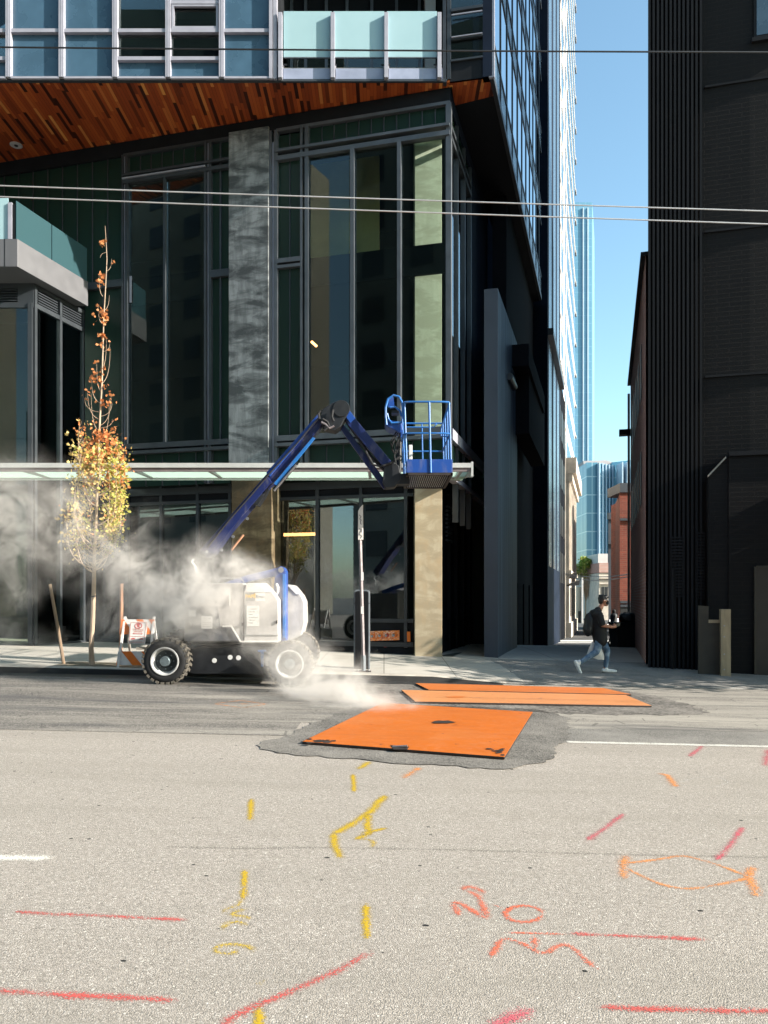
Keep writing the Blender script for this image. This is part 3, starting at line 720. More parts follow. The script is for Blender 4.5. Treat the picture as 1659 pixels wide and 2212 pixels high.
# --- dark fascia under the soffit, clerestory of channel glass
fa = MB(); PA.box(fa, -.02, SL, ZT, ZS-.01, -.3, .02)
PA.box(fa, sx(277), SL, 4.6, ZT, -.5, -.42) if False else None
fa.build('fascia_panel', m_darkpanel, cb)
def chan(x0, x1, z0, z1, d=-.06, step=.34, mat=None):
    a, b = sorted((sx(x0), sx(x1))); mb = MB(); n = max(1, round((b-a)/step))
    for i in range(n):
        p, q = a+(b-a)*i/n, a+(b-a)*(i+1)/n
        PA.box(mb, p+.012, q-.012, z0, z1, d-.03, d)
    g_ = mb.build('channel_glass', mat or m_channel, cb)
    fb = MB()
    for i in range(1, n):
        p = a+(b-a)*i/n; PA.box(fb, p-.014, p+.014, z0, z1, d-.07, d+.03)
    if n > 1: fb.build('glazing_fin', m_dframe, g_)
    return g_
chan(668, 968, ZC, ZT); chan(600, 650, ZB, ZT-.1, step=.36)
chan(278, 444, ZC, ZT); chan(457, 496, ZB, ZT); chan(-200, 264, 10.7, ZT, step=.5); chan(180, 264, 5.9, 10.5, step=.6)
chan(668, 968, ZG, ZR, step=.5); chan(278, 496, ZG, ZR, step=.52); chan(600, 650, ZG, ZR, step=.3)
# --- frames on the skewed front
fr = MB()
for x0, x1 in ((583,588.5),(594,601),(650,655),(660,667.5)): PA.vbar(fr, x0, x1, ZG, ZT, -.1, .07)
for x0, x1 in ((758.5,767),(859.5,867.5)): PA.vbar(fr, x0, x1, ZB, ZW, -.12, .10)
PA.vbar(fr, 964, 975, ZG, ZT, -.12, .05)
for z0, z1, d in ((ZC-.02, ZC+.05, .12), (ZW-.06, ZW+.06, .09), (ZB-.1, ZB+.05, .09), (ZR-.03, ZR+.06, .14), (ZT-.04, ZT+.04, .05)): PA.vbar(fr, 598, 972, z0, z1, -.1, d)
PA.vbar(fr, 598, 653, ZF1-.12, ZF1+.0, -.1, .075); PA.vbar(fr, 598, 653, ZF1-.26, ZF1-.18, -.1, .075)
fr.build('facade_frame', m_gframe, cb)
fr = MB()
for x0, x1 in ((265,269),(273,278),(443,448),(453,458)): PA.vbar(fr, x0, x1, ZG, ZT, -.1, .07)
PA.vbar(fr, 355.5, 360, ZB, ZW, -.1, .08); PA.vbar(fr, 474, 477, ZB, ZT, -.1, .0)
for z0, z1, d in ((ZC-.02, ZC+.05, .1), (ZW-.05, ZW+.05, .09), (ZB-.1, ZB+.05, .09), (ZR-.03, ZR+.06, .12), (ZT-.04, ZT+.04, .05)): PA.vbar(fr, 268, 497, z0, z1, -.1, d)
PA.vbar(fr, 455, 497, ZF1-.3, ZF1-.1, -.1, .075); PA.vbar(fr, 150, 268, ZF1-.25, ZF1-.05, -.1, .075)
fr.build('facade_frame', m_dframe, cb)
lt = MB(); PA.vbar(lt, 269.6, 272.4, ZG, ZT, -.1, .03); PA.vbar(lt, 449.4, 451.6, ZG, ZT, -.1, .03); PA.vbar(lt, 268, 446, ZW+.065, ZW+.1, .0, .12)
PA.vbar(lt, 589, 593.6, ZG, ZT-.3, -.1, .03); lt.build('bright_frame_edge', m_frame, cb)
def wpane(name, x0, x1, z0, z1, d=-.03, mat=None):
    mb = MB(); PA.box(mb, sx(x0), sx(x1), z0, z1, d-.015, d); return mb.build(name, mat or m_glass, cb)
for x0, x1 in ((667,759),(767,860),(867,965),(278,356),(360,443)): wpane('window_pane', x0, x1, ZB+.04, ZW-.04)
sp = MB(); PA.box(sp, .1, sx(667), ZF0, ZF1, -.2, -.12); sp.build('floor_edge', m_darkpanel, cb); sp = MB(); PA.box(sp, sx(443), sx(278), ZF0, ZF1, -.2, -.12); sp.build('floor_edge', m_darkpanel, cb)
sh = MB(); PA.vbar(sh, 279.5, 284, 10.0, 10.75, -.02, .0); sh.build('bright_reveal', m_frame, cb)
# --- columns
def column(name, x0, x1, z0, z1, d0, d1, mat):
    mb = MB(); PA.vbar(mb, x0, x1, z0, z1, d0, d1); return mb.build(name, mat, cb, bevel=.015)
column('concrete_pier', 497, 583, 4.95, 14.32, -.75, .10, m_conc_mott)
column('concrete_pier', 502, 589, -.3, 4.95, -.8, .06, m_conc_brown)
ccol = MB().box((.80, 19.98, -.4), (1.51, 20.7, 4.9)).build('corner_column', m_conc_tan, cb, bevel=.012)
ccol2 = MB().box((.80, 20.1, 5.62), (1.51, 20.8, 14.5)).build('corner_column', m_conc_light, cb, bevel=.012)
# --- return along the alley
fr = MB()
for s0 in (.02, 1.0, 2.06, 3.07): PS.box(fr, s0-.04, s0+.05, 3.6 if s0 > .5 else 4.75, ZT, -.1, .05)
for z0, z1 in ((ZC,ZC+.1),(ZW-.1,ZW+.02)): PS.box(fr, 0, 3.1, z0, z1, -.1, .06)
fr.build('facade_frame', m_dframe, cb)
fr = MB(); PS.box(fr, .0, 6.5, 5.62, 5.9, -.1, .1); PS.box(fr, .0, 6.5, 4.62, 4.75, -.1, .09); fr.build('sill_rail', m_frame, cb)
mb = MB(); PS.box(mb, .08, 6.4, 4.75, 5.62, -.05, -.02); mb.build('channel_glass', m_channel, cb)
for a, b in ((.06,.97),(1.05,2.03),(2.11,3.04)):
    mb = MB(); PS.box(mb, a, b, ZB, ZW-.1, -.03, -.012); mb.build('window_pane', m_glass_clear, cb)
mb = MB(); PS.box(mb, .02, 3.1, ZC+.1, ZT, -.06, -.03); mb.build('channel_glass', m_channel, cb)
mb = MB(); PS.box(mb, 3.12, 6.6, 5.9, ZS, -.3, .0); PS.box(mb, 0, 6.6, ZT, ZS-.01, -.25, .02); mb.build('side_panel', m_alleyblue, cb)
mb = MB(); PS.box(mb, .4, 12, 1.0, 4.6, -.75, -.6); PS.box(mb, .4, 12, -.4, 1.0, -.75, -.55)
for k in range(6): PS.box(mb, .5+k*1.1, .58+k*1.1, -.3, 4.6, -.6, -.5)
mb.build('ground_floor_wall', m_darkpanel, cb)
lv = MB()
for k in range(9): PS.box(lv, 2.3, 3.1, 3.2+k*.12, 3.27+k*.12, -.56, -.5)
lv.build('louvre', m_dframe, cb)
# --- shopfront under the canopy
DG = -.55
def sg(x): return PA.s(x, DG)
def gbox(mb, x0, x1, z0, z1, d0, d1, m=0): return PA.box(mb, sg(x0), sg(x1), z0, z1, DG+d0, DG+d1, m)
fr = MB()
for x, w in ((206,6),(276,7),(349,5),(428,6),(498,6),(597,7),(686,7),(780,6),(877,7)): gbox(fr, x-w/2, x+w/2, .25, 4.8, -.08, .06)
for z0, z1 in ((.28,.4),(4.28,4.36),(4.55,4.75)): gbox(fr, 168, 893, z0, z1, -.08, .055)
gbox(fr, 780, 893, .92, 1.02, -.08, .055)
fr.build('shopfront_frame', m_dframe, cb)
edges = [206,276,349,428,498,597,686,780,877]
for a, b in zip(edges[:-1], edges[1:]):
    if a == 498: continue
    mb = MB(); gbox(mb, a+3, b-3, .4 if a != 780 else 1.02, 4.3, -.03, -.015); mb.build('shopfront_pane', m_glass_low, cb)
pl = MB(); gbox(pl, 170, 893, -.5, .28, -.1, .03); gbox(pl, 783, 893, .4, .92, -.1, .0); gbox(pl, 168, 893, 4.36, 4.55, -.09, .0); pl.build('base_plinth', m_darkpanel, cb)
# --- fire connection plate (orange brass) and its sign
def apt(x, y, d): s_, z_ = PA.st(x, y, d); return PA.pt(s_, z_, d)
dF = DG+.05
fp = apt(832, 1373, dF); fdc_r = empty('fire_department_connection', fp, 'orange brass fire pump plate with painted reflections and four hose connections, low on the shopfront', 'fire connection')
n_ = PA.n
MB().prism([apt(800,1363.5,dF),apt(863,1361.5,dF),apt(863,1382.5,dF),apt(800,1384.5,dF)], n_*.02).build('plate', m_brass, fdc_r, bevel=.003)
for x, y, r in ((806,1374,.05),(822,1373,.05),(836,1372.5,.045),(852,1372,.055)):
    c = apt(x, y, dF+.02)
    o = MB().lathe(c, n_, [(0,r*1.2),(.03,r*1.2),(.035,r),(.09,r),(.1,r*.8)], 18).build('hose_connection', m_redink if x == 836 else m_orange, fdc_r, smooth=True)
    MB().lathe(c+n_*.101, n_, [(0,r*.8),(.02,r*.78),(.026,r*.5)], 18).build('cap', m_cap, o, smooth=True)
sgn = empty('fire_pump_sign', apt(832,1395,DG+.04), 'small red lettering on the dark base under the fire connection plate', 'sign')
ux = -PA.u
MB().prism([apt(822,1388,DG+.031),apt(843,1387.3,DG+.031),apt(843,1401,DG+.031),apt(822,1401.7,DG+.031)], n_*.004).build('sign_plate', m_darkpanel, sgn)
text('lettering', 'FIRE PUMP', .052, apt(832.5,1391.3,DG+.038), ux, (0,0,1), m_redink, sgn); text('lettering', 'TEST', .052, apt(832.5,1397.2,DG+.038), ux, (0,0,1), m_redink, sgn)
mb = MB().prism([apt(879.5,1364.5,dF),apt(886.5,1364.5,dF),apt(887,1386,dF),apt(880,1386,dF)], n_*.03); al_ = mb.build('side_orange_strip', m_orange, fdc_r); al_['label'] = 'narrow orange strip beside the column'  # narrow orange strip set beside the hose plate
# --- canopy
YC0 = 17.75; zc = lambda y, Y: CZ+(HY-y)/F*Y
can = empty('street_canopy', (-3, 18.6, 4.4), 'long green glass street canopy on tapered white brackets above the shopfront', 'canopy')
XL, XR = -14.0, P(1022, 1000, YC0).x
zt = zc(1000, YC0); zb = zc(1010, YC0); zb2 = zc(1018, YC0)
MB().box((XL, YC0, zb), (XR-.05, YC0+.12, zt)).build('front_rail', m_canopy, can)
MB().box((XL, YC0+.03, zb2), (XR-.05, YC0+.09, zb-.001)).build('front_channel', m_canopy_br, can)
YB = 19.15; zbb = zc(1035, YB); zbt = zc(1018, YB)
MB().box((XL, YB, zbb), (XR-.3, YB+.1, zbt+.02)).build('rear_beam', m_canopy, can)
MB().box((XL, YC0+.12, zb2+.07), (XR-.06, YB+.4, zb2+.085)).build('canopy_glass', m_canopy_glass, can)
for x in (-60, 105, 328, 478, 620, 800, 985):
    Xb = P(x, 1030, YB).x
    w = .035
    MB().prism([(Xb-w, YC0+.13, zb), (Xb-w, YC0+.13, zb2+.0), (Xb-w, YB-.01, zbb+.01), (Xb-w, YB-.01, zb)], (2*w, 0, 0)).build('bracket', m_canopy, can)
Xe = XR-.045
MB().prism([(Xe, YC0, zt+.03), (Xe, YC0, zb2-.12), (Xe, YC0+.16, zb2-.12), (Xe, YB-.4, zb2+.02), (Xe, YB+.3, zb2+.1), (Xe, YB+.3, zt+.03)], (.05, 0, 0)).build('end_plate', m_canopy, can)
MB().box((XR-.35, YB-.2, zb2+.12), (XR-.06, YB+.9, zt)).build('end_beam', m_canopy, can)
# --- the soffit
sf = MB(); A0 = PA.pt(-.05, ZS, .0); A1 = PA.pt(SL, ZS, 0)
xr = P(965, 178, YU).x
sf.prism([A0, Vector((xr, YU, ZS)), Vector((A1.x-3, YU, ZS)), Vector((A1.x, A1.y, ZS))], (0,0,.06))
soff = sf.build('wood_soffit', m_wood, cb)
PR = Plane(xr, YU, math.cos(R(11)), -math.sin(R(11)))
cr = PR.pt(PR.s(1065), ZS, 0)                                      # corner of the upper storeys over the alley
cr2 = cr+AL*15.0
cr1 = cr+AL*.75
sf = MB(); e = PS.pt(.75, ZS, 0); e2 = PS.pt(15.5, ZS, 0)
sd_ = MB().prism([e, cr1, cr2, e2], (0,0,.06)).build('soffit_painted_shade', m_darkpanel, cb)  # dark panel stands in for cedar lying in shade
sf.prism([A0+Vector((.02,0,0)), Vector((xr+.01, YU+.001, ZS)), cr, cr1, Vector((e.x, e.y, ZS))], (0,0,.06)); sf.build('wood_soffit', m_wood, cb)
dl = P(35, 313, 1.0); d_ = (dl-Vector((0,0,CZ)))*((ZS-CZ)/(dl.z-CZ))+Vector((0,0,CZ))
lampd = empty('soffit_downlight', d_, 'round white ringed downlight set in the cedar soffit', 'light')
MB().lathe(d_-Vector((0,0,.001)), (0,0,-1), [(0,.17),(.02,.17),(.03,.12),(.02,.1)], 24).build('trim_ring', m_white, lampd, smooth=True)
MB().lathe(d_-Vector((0,0,.012)), (0,0,-1), [(0,.06),(.022,.05)], 16).build('lens', m_black, lampd, smooth=True)
# --- upper storeys: windows, one part per bay
U = YU/F
def ux_(x): return (x-CX)*U
def uz(y): return CZ+(HY-y)*U
ed = MB(); ed.box((-16, YU-.05, ZS-.008), (xr-.0, YU+.02, uz(173.4))); ed.build('floor_edge', m_dframe, cb)
mull = [-400,-310,-208,-96,22.5,136.5,251.5,365.5,480.5,590]
TOP = 26.0
for i, (a, b) in enumerate(zip(mull[:-1], mull[1:])):
    x0, x1 = ux_(a), ux_(b); mb = MB()
    w = .062
    mb.box((x0-w, YU-.13, uz(173)), (x0+w, YU+.1, TOP))
    mb.box((x0-.012, YU-.135, uz(173)), (x0+.012, YU-.129, TOP))
    hs = [71.5]; pans = []
    if a in (251.5, 365.5, -96, -208): hs.append(131.5)
    zs = sorted([uz(h) for h in hs]); z = uz(10.5); top_z = uz(-20)
    if a == 365.5: zs.append(z)
    ext = [uz(-190), uz(-250), uz(-330)]
    allz = sorted(zs+ext)
    for hz in allz: mb.box((x0+w, YU-.10, hz-.045), (x1-w, YU+.08, hz+.045))
    mb.box((x0+w, YU-.12, uz(176)), (x1-w, YU+.08, uz(171.5)))
    mb.box((x0+w, YU-.12, TOP-.1), (x1-w, YU+.08, TOP))
    win = mb.build('window', m_frame, cb)
    lv_ = [uz(171.5)]+allz+[TOP-.1]
    for k in range(len(lv_)-1):
        z0, z1 = lv_[k], lv_[k+1]
        low = z1 < uz(125) or (a in (22.5, 136.5, 480.5, -310)) or a == -400
        green = a in (251.5, 365.5, -96, -208) and not (z1 <= uz(128))
        pm = MB(); pm.box((x0+w-.01, YU+.0, z0), (x1-w+.01, YU+.012, z1))
        if green: pm.build('pane', m_glass, win)
        else: pm.build('spandrel_pane', m_spandrel, win)
    if a == 365.5:
        sm_ = MB(); fz0, fz1 = uz(67), uz(14)
        for q in ((x0+w+.02, x0+w+.08, fz0, fz1), (x1-w-.08, x1-w-.02, fz0, fz1), (x0+w+.08, x1-w-.08, fz0, fz0+.06), (x0+w+.08, x1-w-.08, fz1-.06, fz1)):
            sm_.box((q[0], YU-.09, q[2]), (q[1], YU-.02, q[3]))
        sm_.build('opening_sash', m_frame, win)
jm = MB(); jm.box((ux_(583), YU-.14, ZS+.01), (ux_(590), YU+.1, TOP)); jm.box((ux_(591.5), YU-.12, ZS+.01), (ux_(599), YU+.1, TOP)); jm.build('corner_post', m_frame, cb)
# room behind the upper glass
rm = MB(); rm.box((-16, YU+4, ZS+.1), (2.7, YU+4.2, TOP)); rm.box((-16, YU+.3, ZS+.03), (xr, YU+4, ZS+.2)); rm.box((-16, YU+.2, uz(-215)), (xr, YU+4, uz(-225))); rm.box((-16, YU+.2, TOP-.1), (xr+1, YU+4, TOP+.2))
for x in (251.5, 480.5): rm.box((ux_(x)-.06, YU+.15, ZS+.2), (ux_(x)+.06, YU+4, TOP))
rm.build('interior_wall', m_inner, cb)
# recessed balcony with frosted glass guard
bal = MB(); bx0, bx1 = ux_(600), ux_(957)
bal.box((bx0, YU-.02, uz(173)), (bx1, YU+.08, uz(149)))
bal.build('balcony_fascia', M('balcony_lavender_panel', (.26,.29,.39), .4, 0, .15, 3), cb)
bal = MB(); bal.box((bx0, YU+.09, ZS+.07), (bx1, YU+2.4, uz(141))); bal.build('balcony_floor', m_kerb, cb)
bal = MB(); bal.box((bx0-.05, YU+.1, uz(20)), (bx0+.0, YU+2.4, TOP)); bal.box((bx0, YU+2.4, uz(141)), (bx1, YU+2.5, TOP)); bal.build('balcony_back_wall', m_darkpanel, cb)
bal = MB()
for x in (606, 640, 690, 740, 800, 860, 915): bal.box((ux_(x)-.04, YU+2.28, uz(141)), (ux_(x)+.04, YU+2.39, TOP))
for y in (135, 60, -60): bal.box((bx0, YU+2.27, uz(y)-.05), (bx1, YU+2.385, uz(y)+.05))
bal.build('balcony_door_frame', m_gframe, cb)
bal = MB(); bal.box((bx0, YU+2.3, uz(141)), (bx1, YU+2.31, uz(-100))); bal.build('balcony_door_pane', m_glass, cb)
bal = MB().box((ux_(926), YU+1.6, uz(141)), (ux_(950), YU+2.2, uz(-190))); bal.build('balcony_column', m_white, cb)
for x0, x1 in ((602.5,611),(715,724),(830,838.5),(944,952.5)):
    mb = MB(); mb.box((ux_(x0), YU-.16, uz(176)), (ux_(x1), YU-.02, uz(36))); mb.box((ux_(x0)-.02, YU-.02, uz(172)), (ux_(x1)+.02, YU+.1, uz(140)))
    mb.build('guard_post', m_frame, cb, bevel=.006)
for x0, x1 in ((613,716.5),(720.5,830),(835.5,943.5)):
    mb = MB(); mb.box((ux_(x0), YU-.045, uz(126)), (ux_(x1), YU-.025, uz(27))); g_ = mb.build('guard_glass', m_frost, cb, bevel=.003)
    c_ = MB()
    for xx in (x0+3, x1-3): c_.box((ux_(xx)-.05, YU-.07, uz(143.5)), (ux_(xx)+.05, YU-.03, uz(142)))
    c_.build('clamp', m_black, g_)
    r_ = MB().box((ux_(x0)+.01, YU-.05, uz(128)), (ux_(x1)-.01, YU-.02, uz(126.1))); r_.build('bottom_rail', m_gframe, g_)
# corner piece over the alley
def rs(x): return PR.s(x)
fr = MB()
PR.box(fr, rs(957)-.0, rs(964), uz(180), TOP, -.1, .06); PR.box(fr, rs(966), rs(974), ZS+.05, TOP, -.12, .04)
for y0, y1 in ((85,78),(24,18),(132,128),(-190,-198)): PR.box(fr, rs(974), rs(1043), PR.zz(1000,y0), PR.zz(1000,y1), -.08, .05)
fr.build('window_frame', m_dframe, cb)
hl = MB(); PR.box(hl, rs(976), rs(1042), PR.zz(1000,34), PR.zz(1000,31.5), .05, .07); PR.box(hl, rs(976), rs(1042), PR.zz(1000,82), PR.zz(1000,80), .05, .075); hl.build('bright_frame_edge', m_frame, cb)  # pale strips drawn as highlight lines on the dark frame
mb = MB(); PR.box(mb, rs(974), rs(1043), PR.zz(1000,128), TOP, -.04, -.02); mb.build('window_pane', m_glass, cb)
mb = MB(); PR.box(mb, rs(972), rs(1044), ZS-.0, PR.zz(1000,128), -.06, .0); mb.build('base_panel', m_darkpanel, cb)
mb = MB(); PR.box(mb, rs(1043), rs(1065)-.02, ZS, TOP, -.2, .03); mb.build('corner_panel', m_alleyblue, cb)
PL = Plane(cr.x, cr.y, AL.x, AL.y, (1,-.3,0))
mb = MB(); PL.box(mb, -.03, .05, ZS-.03, 40, -.1, .04); mb.build('corner_trim', m_frame, cb); mb = MB(); PL.box(mb, 0.05, 15, ZS-.03, ZS+.08, -.09, .015); mb.build('edge_trim_or_painted_light', m_dframe, cb)
# alley curtain wall: windows as parts
nb, nfl = 11, 8
bay = 15.0/nb; fh = 3.15
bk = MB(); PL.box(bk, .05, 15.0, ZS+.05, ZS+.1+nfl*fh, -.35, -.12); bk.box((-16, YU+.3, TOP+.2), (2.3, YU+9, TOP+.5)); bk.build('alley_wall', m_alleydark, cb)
w0 = None
for fl in range(nfl):
    for b in range(nb):
        if w0 is None:
            mb = MB(); s0, s1, z0, z1 = .08, bay+.02, ZS+.1, ZS+.1+fh
            PL.box(mb, s0, s0+.07, z0, z1, -.1, .012)
            PL.box(mb, s0+.07, s1, z0, z0+.07, -.1, .01); PL.box(mb, s0+.07, s1, z0+.85, z0+.92, -.1, .01)
            w0 = mb.build('window', m_dframe, cb)
            mb = MB(); PL.box(mb, s0+.07, s1, z0+.92, z1, -.06, -.012); p0 = mb.build('pane', m_alleyglass, w0)
            mb = MB(); PL.box(mb, s0+.07, s1, z0+.07, z0+.85, -.06, -.014); q0 = mb.build('spandrel_pane', m_spandrel2, w0)
        else:
            c = w0.copy(); COL.objects.link(c); c.parent = cb; c.location = AL*(bay*b)+Vector((0,0,fh*fl)); LOC[c.name] = LOC[cb.name]
            for q in (p0, q0): d = q.copy(); COL.objects.link(d); d.parent = c
# slab wall beside the alley and the dark wall beyond it
sl0 = P(1045.5, 1000, 20.4)
PSL = Plane(sl0.x, 20.4, CA, -SA)
wdt = (P(1075.5, 1000, 20.3).x-sl0.x)/CA
f0 = PSL.pt(0, 0, 0); f1 = PSL.pt(wdt, 0, 0)
mb = MB(); pts = [f0, f1, f1+AL*4.6, f0+AL*4.6]
mb.prism([p+Vector((0,0,-.4)) for p in pts], (0,0,zc(625, 20.4)+.4))
o = mb.build('blade_wall', [m_slab, m_corr], cb, bevel=.01)
for p in o.data.polygons:
    if p.normal.dot(Vector((AL.y,-AL.x,0))) > .8: p.material_index = 1
PB = Plane(f1.x, f1.y, AL.x, AL.y, (1,-.3,0))
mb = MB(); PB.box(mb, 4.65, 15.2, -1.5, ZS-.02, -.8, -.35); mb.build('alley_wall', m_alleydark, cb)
mb = MB()
for k in range(4): PB.box(mb, 5.2+k*2.3, 6.4+k*2.3, -1, 2.1, -.36, -.3)
mb.build('service_door', m_alleydark, cb)
duct = MB(); PB.box(duct, 3.2, 9.5, zc(815, 24.5), zc(770, 24.5), -.1, .5); PB.box(duct, 4.2, 10.5, zc(960, 26), zc(830, 26), -.1, .42); duct.build('duct_box', m_alleydark, cb)
MB().tube([PB.pt(2.1, zc(795, 21.5), .06), PB.pt(3.3, zc(795, 21.5), .06)], .10, 12).build('steel_pipe', m_dframe, cb, smooth=True)
# --- bay at the left with the teal balcony
YBL = 19.4; xb = ux_(38)
PBAL = Plane(xb, YBL, AL.x, AL.y, (1,-.3,0))
mb = MB(); L_ = 2.75
p0_, p1_ = Vector((xb, YBL, 0)), Vector((xb, YBL, 0))+AL*L_
zf0, zf1 = zc(576, YBL), zc(516, YBL)
mb.prism([Vector((xb-8, YBL, zf0)), Vector((xb, YBL, zf0)), p1_+Vector((0,0,zf0)), Vector((p1_.x-8, p1_.y, zf0))], (0,0,zf1-zf0))
balc = mb.build('balcony_slab', M('balcony_grey_fascia', (.10,.10,.108), .55, 0, .1, 3), cb, bevel=.01)
jt = MB().box((ux_(9), YBL-.004, zf0), (ux_(11), YBL+.0, zf1)); jt.build('panel_joint', m_black, balc)
mb = MB(); PBAL.box(mb, .0, 1.28, zf1, zc(433, YBL), -.06, -.04); mb.build('guard_glass', m_teal, cb)
mb = MB(); PBAL.box(mb, 1.31, L_, zf1, zc(433, YBL), -.06, -.04); mb.build('guard_glass', m_teal, cb)
mb = MB(); mb.box((xb-8, YBL+.04, zf1), (ux_(16), YBL+.06, zc(426, YBL))); mb.build('guard_glass', m_frost, cb)
mb = MB(); mb.box((ux_(17), YBL+.0, zf1), (ux_(25.5), YBL+.12, zc(437, YBL))); mb.build('guard_post', m_frame, cb)
mb = MB(); mb.box((ux_(26.5), YBL+.02, zf1), (ux_(31), YBL+.1, zc(440, YBL))); mb.build('guard_post', m_darkpanel, cb)
YK = 20.45; xk = P(73, 1000, YK).x
PK = Plane(xk, YK, AL.x, AL.y, (1,-.3,0)); PF = Plane(xk, YK, -1, 0)
LK = 2.1
zk1 = zc(612, YK)
mb = MB(); mb.prism([Vector((xk-7, YK-.02, zk1)), Vector((xk+.02, YK-.02, zk1)), PK.pt(LK+.2, zk1, .02), PK.pt(LK+.2, zk1, -7)], (0,0,zf0-zk1-.002)); mb.build('bay_head', m_darkpanel, cb)
fr = MB(); zl0 = zc(655, YK)
for s_ in (0.0, .98, 1.98): PK.box(fr, s_, s_+.09, .3, zk1, -.1, .04)
PK.box(fr, .09, LK, zl0-.1, zl0+.02, -.1, .03); PK.box(fr, .09, LK, zk1-.1, zk1, -.1, .03); PK.box(fr, 0, LK, .18, .34, -.1, .05)
PF.box(fr, .0, .42, zl0-.12, zk1, -.1, .02); PF.box(fr, .42, 7, zk1-.14, zk1, -.1, .02); PF.box(fr, .42, 7, zl0-.12, zl0+.02, -.1, .02); PF.box(fr, 0, 7, .18, .34, -.1, .05)
PF.box(fr, .03, .14, .3, zl0, -.1, .05); PF.box(fr, 2.2, 2.3, .3, zl0, -.1, .05)
fr.build('bay_frame', m_dframe, cb)
lv = MB()
for k in range(6):
    z = zl0+.06+k*.07
    PF.box(lv, .42, 3, z, z+.028, -.06, .01); PK.box(lv, .16, .92, z, z+.028, -.06, .01); PK.box(lv, 1.12, 1.92, z, z+.028, -.06, .01)
PF.box(lv, .3, 7, zl0, zk1, -.12, -.09, 1); PK.box(lv, .1, LK, zl0, zk1, -.12, -.09, 1)
lv.build('louvre_grille', [m_dframe, m_black], cb)
for pl_, a, b in ((PK,.09,.98),(PK,1.07,1.98),(PF,.14,2.2),(PF,2.3,7)):
    mb = MB(); pl_.box(mb, a, b, .34, zl0-.1, -.03, -.015); mb.build('bay_pane', m_glass, cb)
mb = MB(); PF.box(mb, -.05, 7, -.5, .18, -.1, .0); PK.box(mb, 0, 4.2, -.5, .18, -.1, .0); mb.build('base_plinth', m_darkpanel, cb)
mb = MB(); PK.box(mb, LK, LK+.5, .2, zk1, -.1, .0); mb.build('bay_return', m_darkpanel, cb)
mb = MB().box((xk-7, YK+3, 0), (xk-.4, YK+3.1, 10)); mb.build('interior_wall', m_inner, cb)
# lamps inside
def lamp(name, pts, r, mat, label):
    o = MB().tube(pts, r, 8).build(name, mat, None, loc=pts[0]); return tag(o, label, 'lamp')
def ipt(x, y, dd): return apt(x, y, -dd)
lamp('tube_lamp', [ipt(596,1155.5,1.6), ipt(682,1153.5,1.6)], .045, m_lamp, 'long warm tube lamp glowing behind the shopfront beside the pier')
lamp('tube_lamp', [ipt(673,738,2.0), ipt(684,748,2.0)], .035, m_lamp, 'short warm tube lamp glowing behind the upper glass')
lamp('tube_lamp', [ipt(112,1168,2.2), ipt(160,1167,2.2)], .03, m_lamp, 'short warm tube lamp behind the steam by the bay')
lamp('strip_lamp', [ipt(322,1071,1.6), ipt(333,1064,1.6)], .05, m_lamp_c, 'small cool lamp topmost behind the left shopfront')
lamp('strip_lamp', [ipt(289,1092,2.6), ipt(291,1084,2.6)], .06, m_lamp_c, 'cool lamp behind the left shopfront nearest the young tree')
lamp('strip_lamp', [ipt(368,1086,2.6), ipt(370,1077,2.6)], .07, m_lamp_c, 'cool lamp behind the middle shopfront pane')
lamp('strip_lamp', [ipt(456,1083,2.6), ipt(459,1072,2.6)], .07, m_lamp_c, 'cool lamp behind the shopfront beside the boom')
beam = MB(); 
for a, b in ((282,345),(352,424),(432,497)): beam.prism([ipt(a,1094,3), ipt(b,1085,3), ipt(b,1073,3), ipt(a,1084,3)], PA.n*-.1)
beam.build('ceiling_beam', M('pale_green_ceiling_beam', (.10,.2,.17), .8, 0, .1, 1), cb)
# ------------------------------------------------------------------ dark ribbed building on the right
XR0 = P(1400, 1000, 18.9)
RB = Plane(XR0.x, 18.9, CA, -SA)
rb = empty('ribbed_building', (XR0.x, 18.9, 0), 'very dark building with vertical ribs along its corner, right of the alley', 'building')
mb = MB(); W = 26; bk0 = Vector((10.9, 31.0, 0)); far_ = RB.pt(W, 0, 0)
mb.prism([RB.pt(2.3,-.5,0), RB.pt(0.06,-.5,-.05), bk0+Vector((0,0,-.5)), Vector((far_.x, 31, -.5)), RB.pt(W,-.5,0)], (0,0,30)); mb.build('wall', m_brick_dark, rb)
ribs = MB(); x = 0.0; k = 0
while x < 1.2:
    RB.box(ribs, x, x+.052, -.4, 29.4, -.02, .075); x += .098; k += 1
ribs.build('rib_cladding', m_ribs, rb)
cp = MB(); RB.box(cp, -.05, W, 29.4, 29.6, -.4, .12); cp.build('coping', m_ribs, rb)
m_dimpane = M('unlit_dark_window', (.009,.0125,.0145), .9, 0, .2, 1, spec=.04)
for x0_, w_, y0_, y1_ in ((1628,1.6,85,-160),):
    s0_ = RB.s(x0_); za, zb__ = RB.zz(x0_, y0_), RB.zz(x0_, y1_)
    mb = MB(); RB.box(mb, s0_, s0_+w_, za, zb__, .005, .03); wv = mb.build('window', m_ribs, rb)
    mb = MB(); RB.box(mb, s0_+.06, s0_+w_-.06, za+.06, zb__-.06, .031, .036); mb.build('pane', m_spandrel2 if y0_ < 100 else m_dimpane, wv)
    mb = MB(); RB.box(mb, s0_-.05, s0_+w_+.05, za-.1, za, .0, .09); mb.build('sill', m_ribs, wv)
jn_ = MB()
for z_ in (3.4, 6.9, 10.4, 13.9, 17.4, 20.9): RB.box(jn_, 1.3, W, z_, z_+.05, -.02, .03)
jn_.build('string_course', m_ribs, rb)
